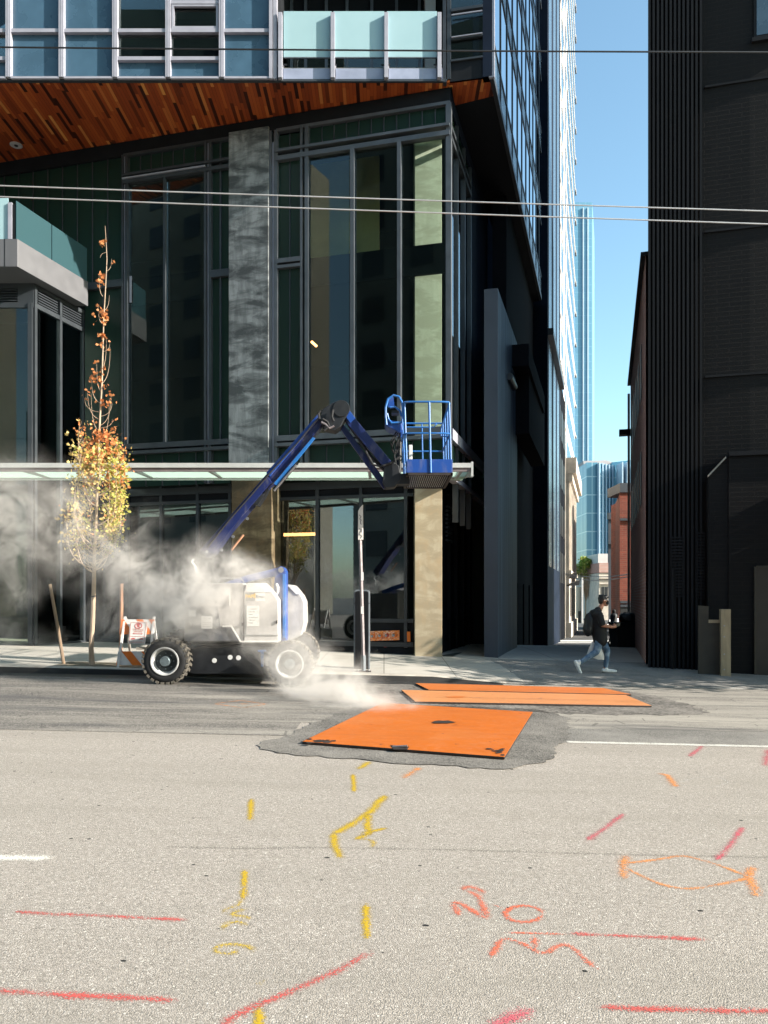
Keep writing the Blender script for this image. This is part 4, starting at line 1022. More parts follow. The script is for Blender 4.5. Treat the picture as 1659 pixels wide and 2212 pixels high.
# lower brick volume with a sloping coping, doors and louvres
sA, sB = RB.s(1568), W
zl = RB.zz(1600, 985, .35)
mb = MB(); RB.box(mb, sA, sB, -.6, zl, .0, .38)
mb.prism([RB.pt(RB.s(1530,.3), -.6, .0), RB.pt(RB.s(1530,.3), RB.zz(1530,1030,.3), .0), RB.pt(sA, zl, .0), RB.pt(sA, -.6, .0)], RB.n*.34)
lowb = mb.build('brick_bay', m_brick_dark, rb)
mb = MB(); 
q0, q1 = RB.pt(RB.s(1529,.36), RB.zz(1529,1031,.36), .3), RB.pt(RB.s(1568,.36), RB.zz(1568,990,.36), .3)
mb.prism([q0, q1, q1+Vector((0,0,.05)), q0+Vector((0,0,.05))], RB.n*.1); mb.build('sloped_flashing', m_kerb, lowb)
mb = MB(); RB.box(mb, sA, sB, zl, zl+.1, -.0, .44); mb.build('coping', m_ribs, lowb)
dr = MB(); RB.box(dr, RB.s(1634,.4), RB.s(1634,.4)+1.1, -.3, RB.zz(1640,1228,.4), .38, .41); d_o = dr.build('door', m_door, rb)
dr = MB(); RB.box(dr, RB.s(1629,.4), RB.s(1634,.4), -.3, RB.zz(1640,1224,.4), .38, .44); RB.box(dr, RB.s(1634,.4), RB.s(1634,.4)+1.1, RB.zz(1640,1228,.4), RB.zz(1640,1222,.4), .38, .44); dr.build('frame', m_tandark, d_o)
lv = MB()
for k in range(22): RB.box(lv, RB.s(1508,.36), RB.s(1526,.36), 1.55+k*.075, 1.59+k*.075, .34 if False else .05, .1)
lv.build('louvre', m_ribs, rb)
lv = MB()
for k in range(20): RB.box(lv, RB.s(1448), RB.s(1475), 1.6+k*.075, 1.64+k*.075, .08, .12)
lv.build('louvre', m_ribs, rb)
dr = MB(); RB.box(dr, 1.4, 3.6, -.3, 2.2, .05, .1); dr.build('service_door', m_door, rb)
cnd = MB().tube([RB.pt(.55,-.2,.13), RB.pt(.55,2.3,.13)], .03, 8); cnd.build('conduit_pipe', m_ribs, rb, smooth=True)
# tan timber guard and dim panel
gp = RB.pt(RB.s(1566,.9), 0, .9); gzp = gz(gp.x, gp.y)
grd = empty('timber_guard', (gp.x, gp.y, gzp), 'tan timber post and dark notched panel standing before the brick wall', 'timber guard')
zt_ = zc(1316, gp.y); mb = MB(); RB.box(mb, RB.s(1556,.9), RB.s(1577,.9), gzp-.03, zt_, .74, 1.0); mb.build('post', m_tan, grd, bevel=.006)
b_ = MB()
for z in (.15, .5, .9, 1.15): b_.lathe(RB.pt(RB.s(1563,.9), gzp+z, 1.0), RB.n, [(0,.018),(.006,.016)], 8)
b_.build('bolt', m_steel, grd)
s0, s1, s2 = RB.s(1508,.8), RB.s(1530,.8), RB.s(1556,.8)
mb = MB().prism([RB.pt(s0,gzp-.03,.76), RB.pt(s0,zc(1308,gp.y),.76), RB.pt(s1,zc(1310,gp.y),.76), RB.pt(s1,zc(1341,gp.y),.76), RB.pt(s2-.01,zc(1346,gp.y),.76), RB.pt(s2-.01,gzp-.03,.76)], RB.n*.08)
mb.build('panel', m_tandark, grd)
mb = MB(); RB.box(mb, s1, s2-.012, zc(1346,gp.y)+.0, zc(1342,gp.y)+.03, .75, .85); mb.build('panel_edge', m_tan, grd)
# ------------------------------------------------------------------ weathered brick building on the alley
k0 = 1.011
def alX(Y, off=0): return k0+.2886*Y+off
br = empty('alley_brick_building', (alX(20), 20, 0), 'long low weathered brick building lining the right side of the alley', 'building')
PBk = Plane(alX(19.45), 19.45, AL.x, AL.y, (-1,.3,0))
mb = MB(); ln = (31.4-19.45)/AL.y; zb_t = 10.25
pts = [PBk.pt(0,-1,0), PBk.pt(ln,-1,0), Vector((30, 31.4, -1)), Vector((30, 31.1, -1)), Vector((11.2, 31.1, -1))]
mb.prism(pts, (0,0,zb_t+1)); mb.build('wall', m_brick_pink, br)
mb = MB(); PBk.box(mb, 0, ln+.05, zb_t, zb_t+.1, -.3, .12); PBk.box(mb, ln-.3, ln+.1, 8.2, 8.42, -.1, .45); mb.build('coping', m_ribs, br)
for k in range(6):
    s_ = 2.2+k*1.7
    for z in (7.2, 4.2):
        w_ = MB(); PBk.box(w_, s_, s_+.8, z, z+1.5, -.05, .02); w_.build('window', m_black, br)
# pale pipe added to draw a highlight down the corner edge
MB().tube([PBk.pt(ln-.05,-1,.07), PBk.pt(ln-.05,9.9,.07)], .05, 8).build('edge_highlight_pipe', m_stone, br, smooth=True)
# ------------------------------------------------------------------ buildings beyond
def blk(mb, Y0, Y1, offL, depth, z0, z1, side, m=0):
    """footprint along the alley: side -1 left, +1 right; off = offset of the alley face"""
    base = -2.82 if side < 0 else k0
    a = Vector((base+.2886*Y0+offL, Y0, z0)); b = Vector((base+.2886*Y1+offL, Y1, z0)); d = Vector((side*depth, -side*depth*.2886, 0))
    return mb.prism([a, b, b+d, a+d], (0,0,z1-z0), m)
nb_ = empty('dark_infill_building', (6, 38, 0), 'dark navy clad building behind the glass corner building in the alley', 'building')
blk(MB(), 34.0, 43.0, .25, 14, -2, 44, -1).build('wall', m_alleyblue, nb_)
PN = Plane(-2.82+.2886*34+.25, 34, AL.x, AL.y, (1,-.3,0))
for k in range(3):
    mb = MB(); PN.box(mb, .6+k*3, 2.4+k*3, 3, 43, -.1, .01); mb.build('window_strip', m_spandrel2, nb_)
mb = MB(); PN.box(mb, 0, 9.4, 13.2, 13.5, 0, .25); PN.box(mb, 9.25, 9.4, -1, 44, 0, .02); mb.build('cornice', m_dframe, nb_)
lb = empty('low_alley_building', (11, 48, 0), 'low dark building in the alley with a lit edge painted pale', 'building')
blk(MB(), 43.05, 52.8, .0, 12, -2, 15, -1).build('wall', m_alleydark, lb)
PLb = Plane(-2.82+.2886*43.05, 43.05, AL.x, AL.y, (1,-.3,0))
for k in range(4):
    for z in (2.5, 5.5, 8.5, 11.5):
        mb = MB(); PLb.box(mb, .8+k*2.4, 2.2+k*2.4, z, z+1.9, -.05, .03); w_ = mb.build('window', m_black, lb)
mb = MB(); PLb.box(mb, 9.9, 10.2, -2, 15, -.1, .06); mb.build('edge_trim_or_painted_light', m_stone, lb)  # pale strip paints the light along the wall's far edge
# awning brackets on it
mb = MB(); c = P(1224, 1247, 52); mb.prism([c, c+Vector((.5,0,.35)), c+Vector((.5,0,.15)), c+Vector((.2,0,-.1))], (0,-.8,0)); mb.prism([c+Vector((0,0,-.5)), c+Vector((.7,0,-.2)), c+Vector((.65,0,-.55)), c+Vector((0,0,-.6))], (0,-.8,0)); mb.build('wall_bracket', m_black, lb)
# stone building with a cornice
st = empty('stone_building', (13, 60, 0), 'pale carved stone building with a projecting cornice at the end of the alley', 'building')
def stX(Y, o=0): return -2.82+.2886*Y+o
za_ = alley_z(60)
blk(MB(), 54, 66, .25, 12, za_, 10.3, -1).build('wall', m_stone, st)
mb = MB(); blk(mb, 53.8, 66.3, .75, 12, 10.3, 11.4, -1); blk(mb, 53.9, 66.2, .5, 12, 9.75, 10.3, -1); blk(mb, 53.9, 66.1, .4, 12, 3.2, 3.5, -1); blk(mb, 53.9, 66.1, .4, 12, -1.3, -.2, -1); mb.build('cornice', m_stone, st)
mb = MB()
for k in range(7): blk(mb, 54.2+k*1.7, 54.6+k*1.7, .34, .3, 3.5, 9.75, -1)
mb.build('pilaster', m_stone, st)
for k in range(6):
    for z in (0.2, 4.2, 7):
        mb = MB(); blk(mb, 54.9+k*1.7, 55.7+k*1.7, .28, .2, z, z+2.1, -1); mb.build('window', m_black, st)
# white residential tower
wt = empty('white_tower', (14, 66, 0), 'tall sunlit white tower with stacked balconies on the left side of the alley', 'tower')
Yt0, Yt1 = 50.5, 80.0
blk(MB(), Yt0, Yt1, -.4, 14, 11.4, 100, -1).build('wall', m_white, wt)
PW = Plane(stX(Yt0)-.4, Yt0, AL.x, AL.y, (1,-.3,0)); LW = (Yt1-Yt0)/AL.y
wpr = None
nfl_w = 27
for f_ in range(nfl_w):
    z = 12+f_*3.2
    sl = MB(); PW.box(sl, 0, LW, z-.14, z+.2, -.2, .06); PW.box(sl, LW-.1, LW+1.0, z-.1, z+.1, -1.5, .14)
    sl.build('balcony_slab', m_white, wt)
for f_ in range(nfl_w):
    z = 12+f_*3.2
    for s_, w_ in ((1.5, 1.2), (5.2, 2.6), (10.5, 1.4), (13.4, 2.1), (15.9, 2.1), (18.4, 2.1), (20.9, 2.1), (23.4, 2.1), (25.9, 2.1), (28.2, 2.0)):
        mb = MB(); PW.box(mb, s_, s_+w_, z+.75, z+2.6, -.1, .03); mb.build('window', m_whitewin, wt)
# far blue tower
bt = empty('blue_glass_tower', (108, 400, 0), 'hazy blue glass skyscraper with two pale vertical stripes far beyond the alley', 'tower')
xb0, xb1 = P(1190, 0, 400).x, P(1279.5, 0, 400).x
zbt_ = zc(437, 400)
MB().prism([(xb0,400,-2),(xb1,400,-2),(xb1+12,440,-2),(xb0,440,-2)], (0,0,zbt_+2)).build('wall', m_bluetower, bt)
for xx in (1259.5, 1269.5):
    MB().box((P(xx-1.3,0,400).x, 399.3, -2), (P(xx+1.3,0,400).x, 400, zbt_-3)).build('vertical_stripe', m_pale, bt)
# teal office block
Yo = 150
to = empty('teal_office_building', (P(1320,0,Yo).x, Yo, 0), 'teal glass office block with a stepped roof at the end of the alley', 'building')
X_ = lambda x, Y=Yo: P(x, 0, Y).x
MB().box((X_(1270), Yo+1, -2), (X_(1294), Yo+20, zc(997, Yo))).build('dark_glass_wing', m_tealdark, to)
MB().prism([(X_(1294),Yo,-2),(X_(1331),Yo+3,-2),(X_(1331),Yo+20,-2),(X_(1294),Yo+20,-2)], (0,0,zc(1000,Yo)+2)).build('glass_wing', m_tealtower, to)
MB().prism([(X_(1331),Yo+3,-2),(X_(1400),Yo-2,-2),(X_(1400),Yo+20,-2),(X_(1331),Yo+20,-2)], (0,0,zc(993,Yo)+2)).build('glass_wing', m_tealtower, to)
MB().prism([(X_(1272),Yo+4,zc(999,Yo)),(X_(1272),Yo+4,zc(988,Yo)),(X_(1322),Yo+4,zc(986,Yo)),(X_(1346),Yo+4,zc(993,Yo)),(X_(1346),Yo+4,zc(999,Yo))], (0,14,0)).build('roof_parapet', M('pink_grey_parapet', (.4,.36,.36), .8, 0, .1, .2), to)
fn = MB()
for xx in (1294, 1303.5, 1313, 1322, 1331.5, 1341, 1352): fn.box((X_(xx)-.12, Yo-1.2 if xx > 1335 else Yo-.4+ (xx-1294)/37*3.0*0.9, -2), (X_(xx)+.12, Yo+3, zc(1000, Yo)))
fn.build('facade_fin', m_pale, to)
an = MB()
for xx, h in ((1308,980),(1311,977),(1316,979)): an.tube([(X_(xx),Yo+8,zc(990,Yo)),(X_(xx),Yo+8,zc(h,Yo))], .12, 6)
an.build('roof_mast', m_pale, to)
# small pale building and tree at the end
Yq = 95
pq = empty('pale_corner_building', (P(1322,0,Yq).x, Yq, 0), 'small pale building with a brick top, low at the end of the alley', 'building')
zq = alley_z(Yq)
MB().box((P(1294,0,Yq).x, Yq, zq), (P(1360,0,Yq).x, Yq+12, zc(1238,Yq))).build('wall', m_stone, pq)
MB().box((P(1293.6,0,Yq).x, Yq-.15, zc(1237,Yq)), (P(1360,0,Yq).x, Yq+12, zc(1216,Yq))).build('brick_top', m_brick_pink, pq)
MB().box((P(1297,0,Yq).x, Yq+1, zc(1216,Yq)), (P(1318,0,Yq).x, Yq+8, zc(1195,Yq))).build('roof_hut', m_white, pq)
mb = MB()
for z in (1262, 1250): mb.box((P(1293,0,Yq).x, Yq-.3, zc(z,Yq)), (P(1360,0,Yq).x, Yq, zc(z-3,Yq)))
mb.build('cornice', m_stone, pq)
for x in (1299, 1307): MB().box((P(x,0,Yq).x, Yq-.05, zc(1290,Yq)), (P(x+6,0,Yq).x, Yq+.2, zc(1268,Yq))).build('window', m_black, pq)
# sunlit cream wall pieces beside the stone building
Yw = 84
cw = empty('cream_street_wall', (P(1258,0,Yw).x, Yw, 0), 'narrow sunlit cream building edge right of the stone building', 'building')
MB().box((P(1247,0,Yw).x, Yw, alley_z(Yw)), (P(1259,0,Yw).x, Yw+8, zc(1268,Yw))).build('wall', M('cream_plaster', (.66,.55,.42), .8, 0, .2, .4), cw)
MB().box((P(1255,0,Yw).x, Yw-.3, alley_z(Yw)), (P(1258.5,0,Yw).x, Yw, zc(1248,Yw))).build('pilaster', m_white, cw)
MB().box((P(1249,0,Yw).x, Yw-.06, zc(1345,Yw)), (P(1254,0,Yw).x, Yw-.01, zc(1320,Yw))).build('shop_window', m_black, cw)
gb = empty('grey_street_building', (P(1272,0,110).x, 110, 0), 'plain grey low block under the blue tower', 'building')
MB().box((P(1262,0,110).x, 110, -2), (P(1290,0,110).x, 120, zc(1316,110))).build('wall', M('plain_grey_render', (.3,.31,.33), .85, 0, .15, .3), gb)
MB().box((P(1266,0,110).x, 109.9, zc(1380,110)), (P(1284,0,110).x, 110.1, zc(1352,110))).build('shop_window', m_black, gb)
# dark building and red brick building on the right beyond the low brick one
db = empty('dark_narrow_building', (P(1322,0,62).x, 62, 0), 'dark narrow building left of the red brick building', 'building')
blk(MB(), 60, 66, 0, 20, -2, zc(1105, 63), 1).build('wall', m_alleydark, db) if False else None
Yd = 66
MB().prism([(P(1314,0,Yd).x,Yd,-2),(P(1345,0,Yd).x,Yd,-2),(P(1345,0,Yd).x+2,Yd+6,-2),(P(1316,0,Yd).x+1.8,Yd+6,-2)], (0,0,zc(1112,Yd)+2)).build('wall', m_tar, db)
MB().box((P(1313,0,Yd).x, Yd-.2, zc(1122,Yd)), (P(1345,0,Yd).x, Yd+.2, zc(1108,Yd))).build('cornice', m_tar, db)
MB().box((P(1313,0,Yd).x, Yd-.25, zc(1176,Yd)), (P(1345,0,Yd).x, Yd, zc(1170,Yd))).build('cornice', m_tar, db)
Yr = 56
rd = empty('red_brick_building', (P(1345,0,Yr).x, Yr, 0), 'red brick building with a dark metal cap and one sunlit side in the alley', 'building')
MB().prism([(P(1339,0,Yr).x,Yr,-2),(P(1390,0,Yr).x,Yr,-2),(P(1390,0,Yr).x,Yr+8,-2),(P(1329.5,0,Yr+6.5).x,Yr+6.5,-2)], (0,0,zc(1064,Yr)+2)).build('wall', m_brick_red, rd)
MB().box((P(1338,0,Yr).x, Yr-.15, zc(1064,Yr)), (P(1390,0,Yr).x, Yr+3, zc(1044,Yr))).build('metal_cap', m_tar, rd)
for y in (1122, 1300, 1308): MB().box((P(1338.5,0,Yr).x, Yr-.2, zc(y+3,Yr)), (P(1390,0,Yr).x, Yr, zc(y-2,Yr))).build('string_course', m_tar, rd)
MB().box((P(1339.2,0,Yr).x, Yr-.1, -2), (P(1390,0,Yr).x, Yr-.02, zc(1312,Yr))).build('dark_shopfront', m_black, rd)
MB().box((P(1352,0,Yr).x, Yr-.5, alley_z(Yr)), (P(1357,0,Yr).x, Yr-.2, zc(1337,Yr))).build('cream_panel', M('cream_painted_panel', (.5,.46,.3), .8, 0, .1, 1), rd)
# ------------------------------------------------------------------ the other side of the street, seen only in the glass
for nm, lab, x0, x1, h, y0 in (('brick_block','tall tan block across the street, mirrored darkly in the upper glass',-70,-33,44,-14),('grey_block','tall grey block across the street, mirrored in the upper glass',-22,-3,42,-14.0),('low_block','low brown block across the street',-2.5,24,13,-14.5)):
    ob = empty('opposite_building', ((x0+x1)/2, y0, 0), lab, 'building', 'buildings across the street')
    MB().box((x0,y0-14,-.5),(x1,y0,h)).build('wall', M('opposite_wall_'+nm, (.17,.16,.13) if nm != 'grey_block' else (.16,.17,.15), .85, 0, .2, .3), ob)
    wn0 = None
    nx_ = max(2, int((x1-x0)/4.2))
    for i in range(nx_):
        for j in range(int(h/3.6)):
            if nm == 'brick_block' and (i < nx_-6): continue
            if wn0 is None:
                wn0 = MB().box((x0+1.2+i*4.2, y0-.05, 1.2+j*3.6), (x0+3.1+i*4.2, y0+.06, 3.2+j*3.6)).build('window', m_black, ob); b0 = (i, j)
            else:
                c = wn0.copy(); COL.objects.link(c); c.parent = ob; c.location = ((i-b0[0])*4.2, 0, (j-b0[1])*3.6)
twr = empty('opposite_tower', (-48, -60, 0), 'distant slim tower mirrored in the shopfront glass', 'tower', 'buildings across the street')
MB().box((-47,-70,-1),(-42,-60,26)).build('wall', m_tealdark, twr)
# ------------------------------------------------------------------ boom lift
YN = 14.0
def L(x, y, Y): return P(x, y, Y)
gl = gz(-2.6, 14.5)
bl = empty('boom_lift', (-2.7, 14.7, gl), 'blue and white articulated boom lift half hidden by steam at the kerb', 'boom lift')
def Lp(pts, Y0, Y1, name, mat, parent=bl, bevel=.01, smooth=False, ref=None):
    ref = ref or Y0
    return MB().prism([Vector((P(x,y,ref).x, Y0, P(x,y,ref).z)) for x, y in pts], (0, Y1-Y0, 0)).build(name, mat, parent, bevel=bevel, smooth=smooth)
# wheels
def wheel(cx, cy, near):
    Yf = YN if near else 15.62
    c0 = P(cx, cy, YN); c = Vector((c0.x, Yf, 0)); r = .425
    c.z = gz(c.x, Yf+.12)+r+.005
    ax = Vector((0,1,0)) if near else Vector((0,-1,0)); wdt = .34
    if not near: c.y = Yf+.0
    ty = MB().lathe(c, ax, [(.015,.255),(0.0,.28),(.0,.34),(.02,.385),(.05,.405),(wdt-.05,.405),(wdt-.02,.385),(wdt,.34),(wdt,.28),(wdt-.02,.25)], 40, cap0=False)
    tyre = ty.build('wheel', m_rubber, bl, smooth=True)
    tr = MB(); n = 26
    for k in range(n):
        for sd in (0, 1):
            a = 2*math.pi*(k+sd*.5)/n; rad = Vector((math.cos(a), 0, math.sin(a))); tan = Vector((-math.sin(a), 0, math.cos(a)))
            w0, w1 = (.012, wdt*.56) if sd == 0 else (wdt*.44, wdt-.012)
            sk = .05*(1 if sd == 0 else -1)
            p = [c+rad*q+ax*w+tan*t for q in (.385,.428) for w, t in ((w0,-.03),(w0,.03),(w1,.025+sk),(w1,-.025+sk))]
            tr.add(p, [(0,1,2,3),(4,5,6,7),(0,1,5,4),(1,2,6,5),(2,3,7,6),(3,0,4,7)])
    tr.build('tread', m_tread, tyre)
    MB().lathe(c, ax, [(.03,.262),(-.012,.258),(-.012,.238),(.03,.226),(.10,.205),(.10,.2)], 40, cap0=False, cap1=False).build('rim', m_rim, tyre, smooth=True)
    MB().lathe(c+ax*.075, ax, [(0.03,.212),(.025,.12),(.0,.105)], 32, cap0=False).build('rim_dish', m_dish, tyre, smooth=True)
    h = MB().lathe(c, ax, [(-.005,.06),(-.005,.085),(.0,.09),(.08,.1)], 24)
    for k in range(8):
        a = 2*math.pi*k/8; h.lathe(c+Vector((math.cos(a)*.145,0,math.sin(a)*.145))+ax*.06, ax, [(0,.012),(.02,.012)], 6)
    h.build('hub', m_hub, tyre, smooth=True)
for cx, cy in ((355.6,1430.4),(625,1428.5)):
    wheel(cx, cy, True); wheel(cx, cy, False)
# chassis and axles
Lp([(385,1398),(600,1398),(606,1420),(596,1450),(560,1456),(420,1456),(388,1448),(378,1420)], 14.35, 15.4, 'chassis', m_chassis)
for cx in (355.6, 625):
    c = P(cx, 1429, YN); MB().box((c.x-.12, 14.25, c.z-.1), (c.x+.12, 15.5, c.z+.1)).build('axle', m_chassis, bl)
for x, y in ((463,1427),(497,1420),(515,1421)):
    c = P(x, y, 14.34); MB().lathe(c, (0,1,0), [(0,.045),(.012,.045)], 16).build('chassis_decal', m_decal_w, bl)
Lp([(557,1404),(575,1404),(575,1408),(570,1408),(569,1440),(564,1440),(563,1408),(557,1408)], 14.3, 14.34, 'tie_down_bracket', m_bright, bevel=.003)
MB().lathe(P(470,1396,14.9), (0,0,1), [(-.05,.5),(.06,.5)], 32).build('turntable_ring', m_chassis, bl, smooth=True)
# covers of the turntable
YA, YBk = 14.22, 14.62
cov = Lp([(527,1386),(527,1279),(534,1259),(570,1259),(584,1273),(600.5,1296),(601.5,1386),(598,1390),(520,1390)], YA, YBk, 'engine_cover', m_liftgrey, bevel=.02)
Lp([(528,1280),(534,1260),(570,1260),(583,1273),(586,1279)], YA-.015, YA-.002, 'upper_band', m_bwhite, cov, bevel=.003, ref=YA)
Lp([(524,1371),(601,1371),(601,1373),(524,1373)], YA-.012, YA, 'panel_seam', m_decal_g, cov, bevel=0, ref=YA)
cov2 = Lp([(398,1385),(399,1287),(423,1260),(526,1259),(526,1386),(519,1384),(500,1353),(480,1353),(478,1385)], YA+.03, YBk, 'tank_cover', m_liftgrey, bevel=.02)
Lp([(399,1385),(399,1310),(470,1310),(476,1353),(500,1353),(519,1385)], YA+.012, YA+.028, 'lower_panel', m_liftdark, cov2, bevel=.004, ref=YA)
Lp([(481,1351),(501,1351),(521,1384),(600,1384),(600,1387.5),(519,1387.5),(499.5,1354.5),(481,1354.5)], YA-.03, YA-.012, 'step_trim', m_bwhite, cov2, bevel=.003, ref=YA)
def decal(x0, y0, x1, y1, mat, parent, Y, name='decal', th=.004):
    return MB().box((P(x0,0,Y).x, Y-th, P(0,y1,Y).z), (P(x1,0,Y).x, Y, P(0,y0,Y).z)).build(name, mat, parent)
decal(531,1278,551,1298.5, m_decal_g, cov, YA-.001); decal(551.3,1278.5,572,1298.5, m_bwhite, cov, YA-.001)
decal(533,1308,560,1353, m_bwhite, cov, YA-.001); decal(530,1307,532,1370, m_decal_g, cov, YA-.0015)
for k in range(6): decal(537,1315+k*6,556-(k%3)*5,1316.2+k*6, m_decal_g, cov, YA-.0055, 'decal_line', .001)
decal(435,1331,459,1358, m_decal_w, cov2, YA+.011); decal(408,1318,423,1332, m_decal_w, cov2, YA+.011)
for k in range(5): decal(437,1335+k*4.5,456-(k%2)*6,1336+k*4.5, m_decal_g, cov2, YA+.0065, 'decal_line', .001)
text('lettering', 'PAPÉ', .088, P(541,1288.5,YA-.007), (1,0,0), (0,0,1), m_yel, cov, bold=.004)
text('lettering', 'Rents', .075, P(562.5,1289,YA-.007), (1,0,0), (0,0,1), m_decal_g, cov, bold=.002)
for x_, y_ in ((524,1345),(598,1340),(467,1297)):
    MB().box((P(x_,0,YA).x-.012, YA-.03, P(0,y_+7,YA).z), (P(x_,0,YA).x+.012, YA+.02, P(0,y_,YA).z)).build('cover_latch', m_black, cov if x_ > 500 else cov2, bevel=.003)
MB().tube([P(470,1258,14.5), P(478,1249,14.5), P(520,1249,14.5), P(527,1258,14.5)], .012, 6).build('grab_rail', m_steel, cov2, smooth=True)
lmp = MB().lathe(P(407,1350,YA), (0,1,0), [(-.06,.05),(-.05,.06),(.05,.06)], 16).build('round_connector', m_black, cov2, smooth=True)
gr = MB()
for x0, y0, x1, y1 in ((495,1283,496.5,1308),(469,1277,470,1288)): gr.box((P(x0,0,YA).x, YA-.012, P(0,y1,YA).z), (P(x1,0,YA).x, YA+.028, P(0,y0,YA).z))
gr.build('cover_seam', m_bwhite, cov2)
mid_ = Lp([(405,1390),(405,1275),(590,1275),(596,1390)], 14.66, 15.1, 'turntable', m_liftdark, bevel=.02)
farc = Lp([(590,1388),(590,1268),(618,1262),(634,1264),(652,1286),(658,1300),(659,1345),(652,1372),(620,1388)], 15.15, 15.75, 'far_cover', m_liftgrey, bevel=.03, ref=15.15)
Lp([(622,1266),(634,1266),(648,1284),(640,1284)], 15.13, 15.149, 'cover_band', m_bwhite, farc, bevel=.002, ref=15.15)
# riser at the back
rs_ = Lp([(588,1380),(590,1300),(593,1250),(597,1228),(606,1223),(614,1226),(618,1234),(618.5,1384),(610,1386)], 14.75, 15.05, 'riser', m_blue, bevel=.015, ref=14.75)
Lp([(611,1240),(617.5,1240),(617.5,1378),(611,1378)], 14.70, 14.749, 'riser_sunlit_edge', m_bright, rs_, bevel=.004, ref=14.75)  # brighter blue strip paints the sunlit side of the riser
MB().tube([P(607,1231,14.66), P(607,1231,15.12)], .055, 14).build('pivot_pin', m_steel, rs_, smooth=True)
MB().tube([P(597,1262,14.72), P(600,1268,14.7), P(600,1278,14.7), P(596,1284,14.72)], .028, 8).build('hose_loop', m_decal_w, rs_, smooth=True)
lk = Lp([(470,1264),(530,1243),(602,1226),(612,1228),(610,1240),(600,1243),(540,1256),(472,1280)], 14.78, 15.02, 'lower_link', m_blue, bevel=.012, ref=14.78)
# main boom
YB0, YB1 = 14.76, 15.06
def Bp(pts, y0, y1, name, mat, parent=bl, bevel=.008): return Lp(pts, y0, y1, name, mat, parent, bevel, ref=14.76)
bm_ = Bp([(429,1190),(441,1178),(683,900),(697,913),(690,925),(578,1055),(560,1062),(545,1084),(538,1086),(463,1196),(447,1204)], YB0+.02, YB1-.02, 'main_boom', m_navy)
Bp([(436,1185),(575,1026),(589,1043),(583,1047),(497,1147),(462,1196),(446,1198)], YB0-.035, YB1+.035, 'boom_tube', m_navy, bm_)
Bp([(575,1022),(686,896),(692,901),(583,1030)], YB0-.03, YB1+.03, 'boom_cover', m_blue, bm_)
Bp([(592,1045),(676,945),(681,948),(598,1050)], YB0-.05, YB0-.0, 'power_track', m_bright, bm_, .004)
Bp([(590,1056),(640,998),(646,1001),(596,1062)], YB0-.04, YB0-.0, 'hose_tray', m_chassis, bm_, .004)
MB().tube([P(592,1060,14.72), P(612,1036,14.70), P(640,1004,14.70)], .02, 6).build('bright_hose', m_steel, bm_, smooth=True)
MB().tube([P(500,1188,14.8), P(526,1155,14.8)], .022, 8).build('cylinder_rod', m_stake2, bm_, smooth=True)
for x, y in ((447,1192),(478,1188),(503,1159),(534,1120)): MB().lathe(P(x,y,14.72), (0,1,0), [(0,.03),(.03,.03)], 10).build('pin', m_steel, bm_, smooth=True)
Bp([(540,1086),(552,1070),(570,1066),(578,1055),(570,1072),(556,1092)], YB0-.02, YB1, 'boom_bracket', m_chassis, bm_)
MB().tube([P(418,1208,14.7), P(414,1214,14.7), P(421,1222,14.7), P(424,1238,14.75)], .02, 6).build('hose_loop', m_decal_w, bm_, smooth=True)
for off_, r_h in ((-.05,.012),(-.075,.009)):
    MB().tube([P(450,1183,14.76)+Vector((0,off_,0)), P(500,1122,14.76)+Vector((0,off_,.02)), P(545,1068,14.76)+Vector((0,off_,-.01)), P(588,1022,14.76)+Vector((0,off_,.03)), P(640,962,14.76)+Vector((0,off_,0)), P(688,908,14.76)+Vector((0,off_,.03))], r_h, 6).build('boom_hose', m_rubber, bm_, smooth=True)
# elbow
el = MB().prism([P(x,y,14.72) for x, y in ((690,905),(696,884),(714,872),(726,866),(748,868),(754,884),(750,898),(744,906),(736,922),(722,930),(700,926))], (0,.36,0)).build('elbow_bracket', m_chassis, bl, bevel=.015)
MB().lathe(P(737,882,14.70), (0,1,0), [(0,.14),(.0,.155),(.03,.165),(.36,.165),(.4,.14)], 28).build('elbow_cap', m_black, el, smooth=True)
for pts in ([(690,905),(688,893),(693,887)], [(694,912),(703,916),(712,925),(722,920)], [(697,905),(707,911),(712,921),(700,930)], [(719,885),(717,900),(721,910)]):
    MB().tube([P(x,y,14.66) for x, y in pts], .022, 7).build('hose', m_rubber if pts[0][0] != 694 else m_post, el, smooth=True)
# jib
j1 = Bp([(742,890),(752,882),(768,905),(852,1004),(842,1018),(832,1013),(752,918)], YB0, YB0+.12, 'jib_arm', m_navy)
Bp([(742,893),(754,886),(768,904),(756,914)], YB0-.02, YB0+.14, 'jib_sleeve', m_blue, j1, .006)
Bp([(727,913),(735,907),(745,917),(838,1042),(830,1054),(826,1050)], YB0+.16, YB0+.28, 'jib_arm', m_navy)
MB().tube([P(745,905,14.85), P(800,985,14.85), P(838,1024,14.85)], .03, 8).build('jib_cylinder', m_chassis, bl, smooth=True)
hd = MB().prism([P(x,y,14.74) for x, y in ((830,1008),(846,996),(862,1006),(866,1036),(852,1052),(832,1054),(826,1040))], (0,.3,0)).build('jib_head', m_chassis, bl, bevel=.012)
MB().tube([P(790,975,14.75), P(806,1004,14.72), P(822,1008,14.72), P(845,1000,14.72), P(866,985,14.75)], .022, 7).build('hose', m_rubber, hd, smooth=True)
